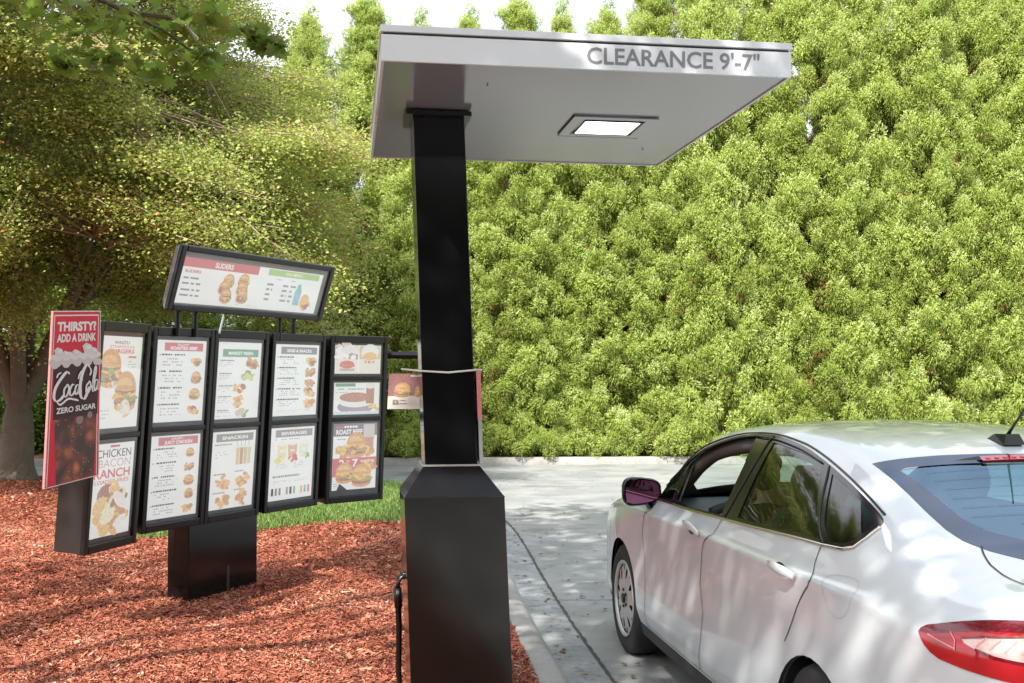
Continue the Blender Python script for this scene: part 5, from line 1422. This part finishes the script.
hm = MB()
for k in range(9):
    u_ = 20.78 + .26*k; v0_ = 9.45 if k < 6 else 9.9
    for sd in (1, -1): ribbon3(hm, [(u_, v0_), (u_, 11)], .0016, hl_mat, .0005, sd)
hm.build('heater_element', rw)
for sd in (1, -1):
    lm = MB()
    ribbon3(lm, TAILC[:4], .006, M_darkred, .0062, sd); ribbon3(lm, TAILC[4:8], .008, M_darkred, .0062, sd)
    ribbon3(lm, [(24.25,5.35),(24.6,5.25),(25.0,5.15)], .004, tail_line, .0062, sd); ribbon3(lm, [(24.75,5.75),(24.95,5.45),(25.0,5.1)], .003, tail_line, .0064, sd)
    for k in range(6): ribbon3(lm, [(25.4+.25*k, 5.42), (25.5+.25*k, 5.9+.04*k)], .004, tail_line, .0064, sd)
    lm.build('tail_light_ridge', car)
def at_surf(u, v, off=0, sd=1):
    P = loc(surf([u], [v]))[0]; N = (surf_n(np.array([u]), np.array([v]))*NS)[0]
    P = P + N*off
    if sd < 0: P = P*[-1, 1, 1]; N = N*[-1, 1, 1]
    return Vector(P), Vector(N)
# handles
for (ua, va, ub, vb, par) in ((15.62,5.36,16.42,5.12,frd), (19.55,5.20,20.42,5.03,rrd)):
    for sd in (1, -1):
        mb = MB(); a, na = at_surf(ua, va, .0, sd); b, nb_ = at_surf(ub, vb, .0, sd)
        path = [a + na*.004, a.lerp(b, .12) + na*.034, a.lerp(b, .45) + na*.046, a.lerp(b, .8) + na*.040, b + nb_*.012]
        path = [Vector(p) for p in path]; n = 10; V = []; F = []
        rad = [.012, .016, .018, .020, .014]
        for p, r_ in zip(path, rad):
            for k in range(n): w_ = 2*math.pi*k/n; V.append(p + Vector((0, 0, 1))*math.sin(w_)*r_ + na*math.cos(w_)*r_*.55)
        for i in range(4):
            for k in range(n): F.append((i*n+k, i*n+(k+1) % n, (i+1)*n+(k+1) % n, (i+1)*n+k))
        F += [tuple(range(n)), tuple(4*n+k for k in range(n))]
        mb.add(V, F, M_paint)
        c_ = a.lerp(b, .35) + na*.0035; V = [c_ + (b-a).normalized()*math.cos(2*math.pi*k/18)*.055 + Vector((0, 0, 1))*math.sin(2*math.pi*k/18)*.024 for k in range(18)]
        mb.add(V, [tuple(range(18))], M_case)
        if sd == 1: o = mb.build('door_handle', par, False, True)
        else: o = mb.build('door_handle', car, False, True)
# wheels
def wheel(x, y, side):
    mb = MB(); M = Matrix.Translation((x, y, .33)) @ Matrix.Scale(-side, 4, (1, 0, 0))
    # profile radius, axial (axial grows outward)
    mb.lathe([(.218,-.10),(.235,-.195),(.29,-.21),(.322,-.195),(.330,-.17),(.3315,-.10),(.330,-.03),(.322,-.008),(.30,.004),(.262,.006),(.236,-.002),(.222,-.012)], M_rubber, M, 56, True)
    w_ = mb.build('wheel', car, False, True)
    # side wall lettering ring and tread grooves
    rm = MB()
    rm.lathe([(.224,-.19),(.224,-.012),(.231,.000),(.227,.006),(.214,.002),(.208,-.010)], M_rim, M, 56)
    rm.lathe([(.208,-.055),(.02,-.055)], M_dark, M, 40)
    # hubcap face: disc pierced by tapered slots
    outer = [(math.cos(2*math.pi*k/72)*.212, math.sin(2*math.pi*k/72)*.212) for k in range(72)]
    holes = []
    for i in range(8):
        a = 2*math.pi*i/8 + .2
        big = i % 1 == 0
        for (da, r0, r1, wa) in ((0, .120, .188, .0165), (math.pi/8, .165, .196, .009)):
            c_ = a + da; hp = []
            for k in range(14):
                t = 2*math.pi*k/14; rr = (r0+r1)/2 + (r1-r0)/2*math.cos(t); ww = wa*(1+.35*math.cos(t))*math.sin(t)
                hp.append((rr*math.cos(c_) - ww*math.sin(c_), rr*math.sin(c_) + ww*math.cos(c_)))
            holes.append(hp)
    pp = [Vector(p) for p in outer]; ed = [(i, (i+1) % 72) for i in range(72)]
    for hp in holes:
        b = len(pp); pp += [Vector(p) for p in hp]; ed += [(b+i, b+(i+1) % len(hp)) for i in range(len(hp))]
    for rr in (.03, .05, .08, .1, .12, .15, .18, .2):
        for k in range(36): pp.append(Vector((rr*math.cos(k*math.pi/18+.03), rr*math.sin(k*math.pi/18+.03))))
    q = delaunay_2d_cdt(pp, ed, [], 0, 1e-5)
    P = np.array([(a.x, a.y) for a in q[0]]); T = np.array([f for f in q[2] if len(f) == 3]); c_ = P[T].mean(1)
    kp = np.hypot(c_[:, 0], c_[:, 1]) < .2118
    for hp in holes: kp &= ~pip(c_[:, 0], c_[:, 1], hp)
    T = T[kp]; rr = np.hypot(P[:, 0], P[:, 1]); ax = -.014 - .020*np.exp(-((rr-.075)/.045)**2)*0 + .018*np.cos(rr/.212*math.pi/2)**1.2 - .012*np.exp(-((rr-.05)/.02)**2)
    V = [tuple(M @ Vector((float(ax[i]), float(P[i, 0]), float(P[i, 1])))) for i in range(len(P))]
    rm.add(V, [tuple(int(k) for k in t) for t in T], M_rim)
    for k in range(5):
        a = k*1.2566; mm = Matrix.Translation((0, 0, 0)); cpt = M @ Vector((-.002, .052*math.cos(a), .052*math.sin(a))); cp2 = M @ Vector((.004, .052*math.cos(a), .052*math.sin(a)))
        rm.tube([tuple(cpt), tuple(cp2)], .010, M_dark, 8)
    rm.tube([tuple(M @ Vector((0, 0, 0))), tuple(M @ Vector((.010, 0, 0)))], .030, M_case, 18)
    rm.build('rim', w_, False, True)
for y in (0, -2.85):
    for sd in (1, -1): wheel(-.893*sd, y, sd)
# wheel housings, floor, exhaust-side underbody
mb = MB()
for y in (0, -2.85):
    for sd in (1, -1):
        V = []; F = []; n = 20
        for k in range(n+1):
            a = R(-15 + 210*k/n)
            for x in (-.83*sd, -.60*sd): V.append((x, y + .385*math.cos(a), .325 + .385*math.sin(a)))
        for k in range(n): F.append((2*k, 2*k+1, 2*k+3, 2*k+2))
        b = len(V); V.append((-.60*sd, y, .325)); F += [(b, 2*k+1, 2*k+3) for k in range(n)]
        mb.add(V, F, M_dark)
mb.box((-.66, -3.7, .20), (.66, .7, .235), M_dark); mb.build('underbody', car)
# interior
mb = MB(); mb.box((-.80, -3.0, .28), (.80, .45, .34), M_cabin); mb.box((-.14, -2.2, .34), (.14, .1, .62), M_cabin); mb.box((-.74, -3.15, .88), (.74, -2.62, .92), M_cabin); mb.build('cabin_floor', car)
mb = MB()
V = []
for x in (-.74, -.4, 0, .4, .74):
    V += [(x, -.98, .62), (x, -.95, .86), (x, -.86, .95), (x, -.55, 1.0), (x, -.28, .985)]
F = [(i*5+j, i*5+j+1, (i+1)*5+j+1, (i+1)*5+j) for i in range(4) for j in range(4)]
mb.add(V, F, M_dash)
for x in (-.64, .64):
    V = []; 
    for k in range(16): a = 2*math.pi*k/16; V.append((x + .075*math.cos(a), -.972, .86 + .045*math.sin(a)))
    for k in range(16): a = 2*math.pi*k/16; V.append((x + .060*math.cos(a), -.985, .86 + .033*math.sin(a)))
    mb.add(V, [(k, (k+1) % 16, 16+(k+1) % 16, 16+k) for k in range(16)], M_chrome)
mb.tube([(-.62, -.86, .955), (-.38, -.80, 1.03), (-.14, -.86, .955)], .03, M_dash, 8)
mb.build('dashboard', car, False, True)
mb = MB(); c_ = Vector((-.38, -1.10, .93)); V = []; ring_ = []
tx = Vector((1, 0, 0)); ty = Vector((0, -.35, .94)).normalized()
mb.tube([tuple(c_ + tx*.185*math.cos(a*.2618) + ty*.185*math.sin(a*.2618)) for a in range(25)], .016, M_dash, 8)
mb.tube([tuple(c_ - tx*.18), tuple(c_), tuple(c_ + tx*.18)], .02, M_dash, 6); mb.tube([tuple(c_), tuple(c_ + Vector((0, .2, -.12)))], .04, M_dash, 8); mb.build('steering_wheel', car, False, True)
def seat(x, y, w_, hgt, mat=M_seat):
    mb = MB()
    def slab(a, b, th, wd, n=6):
        V = []; F = []; a = Vector(a); b = Vector(b); d = (b-a).normalized(); nn = Vector((1, 0, 0)).cross(d)
        sec = [(-.5,-.3),(-.42,-.5),(.42,-.5),(.5,-.3),(.5,.3),(.42,.5),(-.42,.5),(-.5,.3)]
        for k in range(n+1):
            t = k/n; s_ = (.82 + .18*math.sin(math.pi*min(1, max(0, t))))
            for p, q in sec: V.append(a.lerp(b, t) + Vector((1, 0, 0))*p*wd*s_ + nn*q*th*s_)
        for k in range(n):
            for j in range(8): F.append((k*8+j, k*8+(j+1) % 8, (k+1)*8+(j+1) % 8, (k+1)*8+j))
        F += [tuple(range(8)), tuple(n*8+j for j in range(8))]; mb.add(V, F, mat)
    slab((x, y+.50, .52), (x, y, .50), .15, w_); slab((x, y, .50), (x, y-.20, hgt), .13, w_*.95)
    if w_ < .8:
        slab((x, y-.20, hgt+.03), (x, y-.225, hgt+.21), .10, .27); mb.tube([(x-.06, y-.2, hgt-.02), (x-.06, y-.21, hgt+.06)], .007, M_chrome, 6); mb.tube([(x+.06, y-.2, hgt-.02), (x+.06, y-.21, hgt+.06)], .007, M_chrome, 6)
    else:
        for hx_ in (-.42, .42): slab((hx_, y-.22, hgt), (hx_, y-.24, hgt+.16), .09, .25)
    return mb.build('seat', car, False, True)
seat(-.38, -1.50, .52, 1.06); seat(.38, -1.42, .52, 1.06); seat(0, -2.45, 1.28, 1.0)
mb = MB(); mb.tube([(0, -.92, 1.34), (0, -.98, 1.31)], .012, M_dark, 6)
V = [(-.12, -1.0, 1.27), (.12, -1.0, 1.27), (.13, -1.0, 1.31), (.11, -1.0, 1.335), (-.11, -1.0, 1.335), (-.13, -1.0, 1.31)]; V += [(a, b+.03, c) for a, b, c in V]
mb.add(V, [tuple(range(6)), tuple(range(6, 12))] + [(k, (k+1) % 6, 6+(k+1) % 6, 6+k) for k in range(6)], M_dark); mb.build('interior_mirror', car)
# papers on the rear seat seen through the rear door glass
# door mirrors
M_mirror = simple('mirror_glass', (.17,.07,.14), .03, metal=1)  # purple of a reflection is put into the glass colour
for sd in (1, -1):
    mb = MB(); V = []; F = []; n = 24
    cx_m, cy_m, cz_m = -.950*sd, -.66, 1.052
    def outl(k, sx, sz):
        a = 2*math.pi*k/n; c_, s_ = math.cos(a), math.sin(a)
        x = math.copysign(abs(c_)**.62, c_); z = math.copysign(abs(s_)**.66, s_)
        return x*sx*(1 if x*sd > 0 or True else 1), z*sz*(1 - .16*x*(-sd)*-1)
    for (dy, sx, sz) in ((.0, .108, .072), (.012, .115, .078), (.05, .112, .075), (.10, .085, .058), (.13, .045, .032), (.138, .012, .01)):
        for k in range(n):
            x, z = outl(k, sx, sz); V.append((cx_m + x, cy_m + dy + x*sd*.12, cz_m + z))
    for i in range(5):
        for k in range(n): F.append((i*n+k, i*n+(k+1) % n, (i+1)*n+(k+1) % n, (i+1)*n+k))
    mb.add(V, F, M_trim)
    mb.add([(-.84*sd, -.67, .985), (-.90*sd, -.60, .985), (-.935*sd, -.62, .985), (-.93*sd, -.67, .99), (-.84*sd, -.64, .94), (-.885*sd, -.56, .93), (-.90*sd, -.60, .94), (-.885*sd, -.66, .94)], [(0,1,2,3),(4,5,6,7),(0,1,5,4),(1,2,6,5),(2,3,7,6),(3,0,4,7)], M_trim)
    dm = mb.build('door_mirror', car, False, True)
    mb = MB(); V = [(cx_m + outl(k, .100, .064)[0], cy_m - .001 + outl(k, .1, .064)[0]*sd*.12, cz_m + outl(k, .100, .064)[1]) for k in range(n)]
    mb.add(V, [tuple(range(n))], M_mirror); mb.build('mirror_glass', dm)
# aerial, high brake light, headlights, bumper grille
mb = MB(); a = surf([19.75], [11.])[0]; ax_, az_ = -a[0], a[2]
mb.add([(-.045,ax_+.075,az_-.004),(.045,ax_+.075,az_-.004),(.045,ax_-.075,az_-.008),(-.045,ax_-.075,az_-.008),(-.022,ax_+.03,az_+.030),(.022,ax_+.03,az_+.030),(.028,ax_-.06,az_+.034),(-.028,ax_-.06,az_+.034)], [(3,2,1,0),(4,5,6,7),(0,1,5,4),(1,2,6,5),(2,3,7,6),(3,0,4,7)], M_frame)
mb.tube([(0, ax_-.03, az_+.03), (0, ax_-.05, az_+.05), (0, ax_-.21, az_+.20)], [.009, .006, .003], M_frame, 6); mb.build('aerial', car)
mb = MB(); V = []; F = []
for k in range(9):
    x = -.22 + .055*k; v_ = 11 - abs(x)/.28*1.0
    for u_, o_ in ((20.46, .003), (20.46, .011), (20.60, .010), (20.60, .003)):
        p, n_ = at_surf(u_, max(10, v_), o_, 1 if x < 0 else -1); V.append((x, p.y, p.z))
for i in range(8):
    for j in range(3): F.append((i*4+j, i*4+j+1, (i+1)*4+j+1, (i+1)*4+j))
mb.add(V, F, M_red)
for x in (-.22, .22):
    p, n_ = at_surf(20.5, 10.2, .01, 1 if x < 0 else -1); q, n_ = at_surf(20.58, 10.2, .004, 1 if x < 0 else -1)
    mb.add([(x, p.y, p.z+.006), (x, q.y, q.z+.006), (x + math.copysign(.11, x), (p.y+q.y)/2, (p.z+q.z)/2 - .003)], [(0,1,2)], M_frame)
for k in range(12): 
    x = -.19 + .035*k; p, n_ = at_surf(20.53, 11 - abs(x)/.28, .011, 1); mb.box((x-.008, p.y-.006, p.z-.002), (x+.008, p.y+.004, p.z+.002), simple('brake_led', (.75,.30,.25), .3) if k == 0 else bpy.data.materials['brake_led'])
mb.build('high_brake_light', car)
M_head = simple('headlamp', (.55,.56,.58), .08, coat=1); M_amber = simple('amber_marker', (.60,.22,.03), .2, coat=.5)
for sd in (1, -1):
    mb = MB(); HL = round_poly([(3.6,6.1),(4.6,6.6),(6.2,6.75),(6.3,6.2),(5.0,5.4),(3.8,5.2)], 4)
    P, N = path3(HL, .004, sd, 1.0); c_ = P.mean(0); V = [tuple(p) for p in P] + [tuple(c_)]; F = [(k, (k+1) % len(P), len(P)) for k in range(len(P))]
    mb.add(V, F, M_head)
    P, N = path3([(5.9,6.3),(6.55,6.42),(6.4,6.05),(5.9,5.9)], .007, sd, 9, False); mb.add([tuple(p) for p in P], [tuple(range(len(P)))], M_amber)
    mb.build('headlight', car)
# plate recess and number-free rear trim below the boot lid
mb = MB(); mb.box((-.28, -3.945, .80), (.28, -3.92, .93), M_case); mb.build('plate_recess', car, bevel=.01)

# ---------------------------------------------------------------- driver
def skin_obj(name, verts, edges_, radii, mat, parent, root=0, sub=2):
    me = bpy.data.meshes.new(name); me.from_pydata(verts, edges_, []); me.materials.append(mat); me.update()
    o = link(name, me, parent)
    m = o.modifiers.new('skin', 'SKIN'); m.use_smooth_shade = True
    if not me.skin_vertices: 
        bm = bmesh.new(); bm.from_mesh(me); bm.verts.layers.skin.verify(); bm.to_mesh(me); bm.free()
    for i, r_ in enumerate(radii): me.skin_vertices[0].data[i].radius = (r_ if hasattr(r_, '__len__') else (r_, r_)); me.skin_vertices[0].data[i].use_root = (i == root)
    s_ = o.modifiers.new('sub', 'SUBSURF'); s_.levels = sub; s_.render_levels = sub
    return o
M_skin = simple('skin', (.52,.27,.19), .5, noise=.08, nscale=30); M_shirt = simple('shirt', (.10,.03,.05), .85, noise=.2, nscale=30); M_hair = simple('hair', (.05,.03,.02), .7, noise=.4, nscale=60); M_jeans = simple('trousers', (.05,.06,.09), .9)
hq = Vector((math.cos(math.atan2(.1438,.9896)), math.sin(math.atan2(.1438,.9896)), 0)); fq = Vector((-.1438, .9896, 0))
def CW_(x, y, z): v_ = Vector(CAR0) + hq*x + fq*y + Vector((0, 0, z)); return v_
pbase = CW_(-.44, -1.42, .56)
per = thing('person', 'driver in a dark red top at the wheel of the white car', 'person', tuple(pbase), math.atan2(.1438, .9896))
# local frame: origin at the seat, x right, y forward
V = [(0,0,.09),(-.02,-.03,.24),(-.06,-.06,.42),(-.08,-.06,.52),(-.10,-.045,.585),(-.115,-.02,.66),(-.115,-.01,.725),  # pelvis .. crown
     (-.26,-.05,.47),(-.30,.10,.28),(-.24,.26,.33),(-.20,.31,.36),   # left arm to wheel
     (.12,-.05,.47),(.20,.08,.27),(.20,.26,.34),(.19,.31,.37),
     (-.10,.12,.10),(-.12,.45,.16),(-.12,.62,-.14),(.10,.12,.10),(.12,.45,.16),(.12,.62,-.14),(-.12,.74,-.20),(.12,.74,-.20)]
E_ = [(0,1),(1,2),(2,3),(3,4),(4,5),(5,6),(2,7),(7,8),(8,9),(9,10),(2,11),(11,12),(12,13),(13,14),(0,15),(15,16),(16,17),(0,18),(18,19),(19,20),(17,21),(20,22)]
Rr = [(.15,.12),(.14,.11),(.13,.10),(.065,.06),(.055,.055),(.078,.092),(.07,.08),.058,.045,.034,.03,.058,.045,.034,.03,.085,.065,.05,.085,.065,.05,.04,.04]
skin_obj('body', V, E_, Rr, M_skin, per)
Vs = [(0,0,.05),(-.02,-.03,.24),(-.06,-.06,.42),(-.075,-.06,.50),(-.26,-.05,.47),(-.30,.10,.28),(-.25,.22,.318),(.12,-.05,.47),(.20,.08,.27),(.20,.22,.325)]
skin_obj('shirt', Vs, [(0,1),(1,2),(2,3),(2,4),(4,5),(5,6),(2,7),(7,8),(8,9)], [(.21,.18),(.19,.16),(.165,.135),(.085,.078),.078,.062,.052,.078,.062,.052], M_shirt, per)
Vs = [(0,0,.07),(-.10,.12,.10),(-.12,.45,.16),(-.12,.62,-.14),(.10,.12,.10),(.12,.45,.16),(.12,.62,-.14)]
skin_obj('trousers', Vs, [(0,1),(1,2),(2,3),(0,4),(4,5),(5,6)], [(.168,.135),.098,.078,.062,.098,.078,.062], M_jeans, per)
mb = MB(); hc_ = Vector((-.115, -.015, .675))
def blob(mb, c_, r_, mat, n=8, m=6):
    V = []; F = []
    for i in range(m+1):
        for k in range(n): a = math.pi*i/m; b = 2*math.pi*k/n; V.append((c_[0]+r_[0]*math.sin(a)*math.cos(b), c_[1]+r_[1]*math.sin(a)*math.sin(b), c_[2]+r_[2]*math.cos(a)))
    for i in range(m):
        for k in range(n): F.append((i*n+k, i*n+(k+1) % n, (i+1)*n+(k+1) % n, (i+1)*n+k))
    mb.add(V, F, mat)
hb = MB(); blob(hb, hc_ + Vector((0, -.022, .035)), (.088,.095,.075), M_hair, 14, 9); blob(hb, hc_ + Vector((0, -.055, -.02)), (.072,.055,.085), M_hair, 12, 8); hb.build('hair', per, False, True)
blob(mb, hc_ + Vector((0, .085, -.01)), (.012,.022,.02), M_skin); blob(mb, hc_ + Vector((-.075, .0, -.01)), (.012,.018,.03), M_skin); blob(mb, hc_ + Vector((.075, .0, -.01)), (.012,.018,.03), M_skin)
for x in (-.03, .03): blob(mb, hc_ + Vector((x, .074, .015)), (.013,.01,.008), simple('eye', (.08,.05,.04), .2) if x < 0 else bpy.data.materials['eye'])
blob(mb, hc_ + Vector((0, .075, -.055)), (.024,.012,.008), simple('lips', (.40,.12,.10), .5)); mb.build('face', per, False, True)
for sd, (hx_, hy_, hz_) in ((-1, (-.19,.33,.375)), (1, (.185,.33,.385))):
    for k in range(5):
        a = Vector((hx_ + (k-2)*.012*(-sd), hy_-.005, hz_ + .028 - k*.016)); ln = [.042,.060,.066,.060,.048][k]
        if k == 0: pts_ = [a, a + Vector((-sd*.03, .01, .02)), a + Vector((-sd*.045, .025, .03))]
        else: pts_ = [a, a + Vector((0, ln*.6, .004)), a + Vector((-sd*.02, ln*.9, -.012))]
        skin_obj('finger', [tuple(p) for p in pts_], [(0,1),(1,2)], [.0095,.009,.0075], M_skin, per, 0, 1)
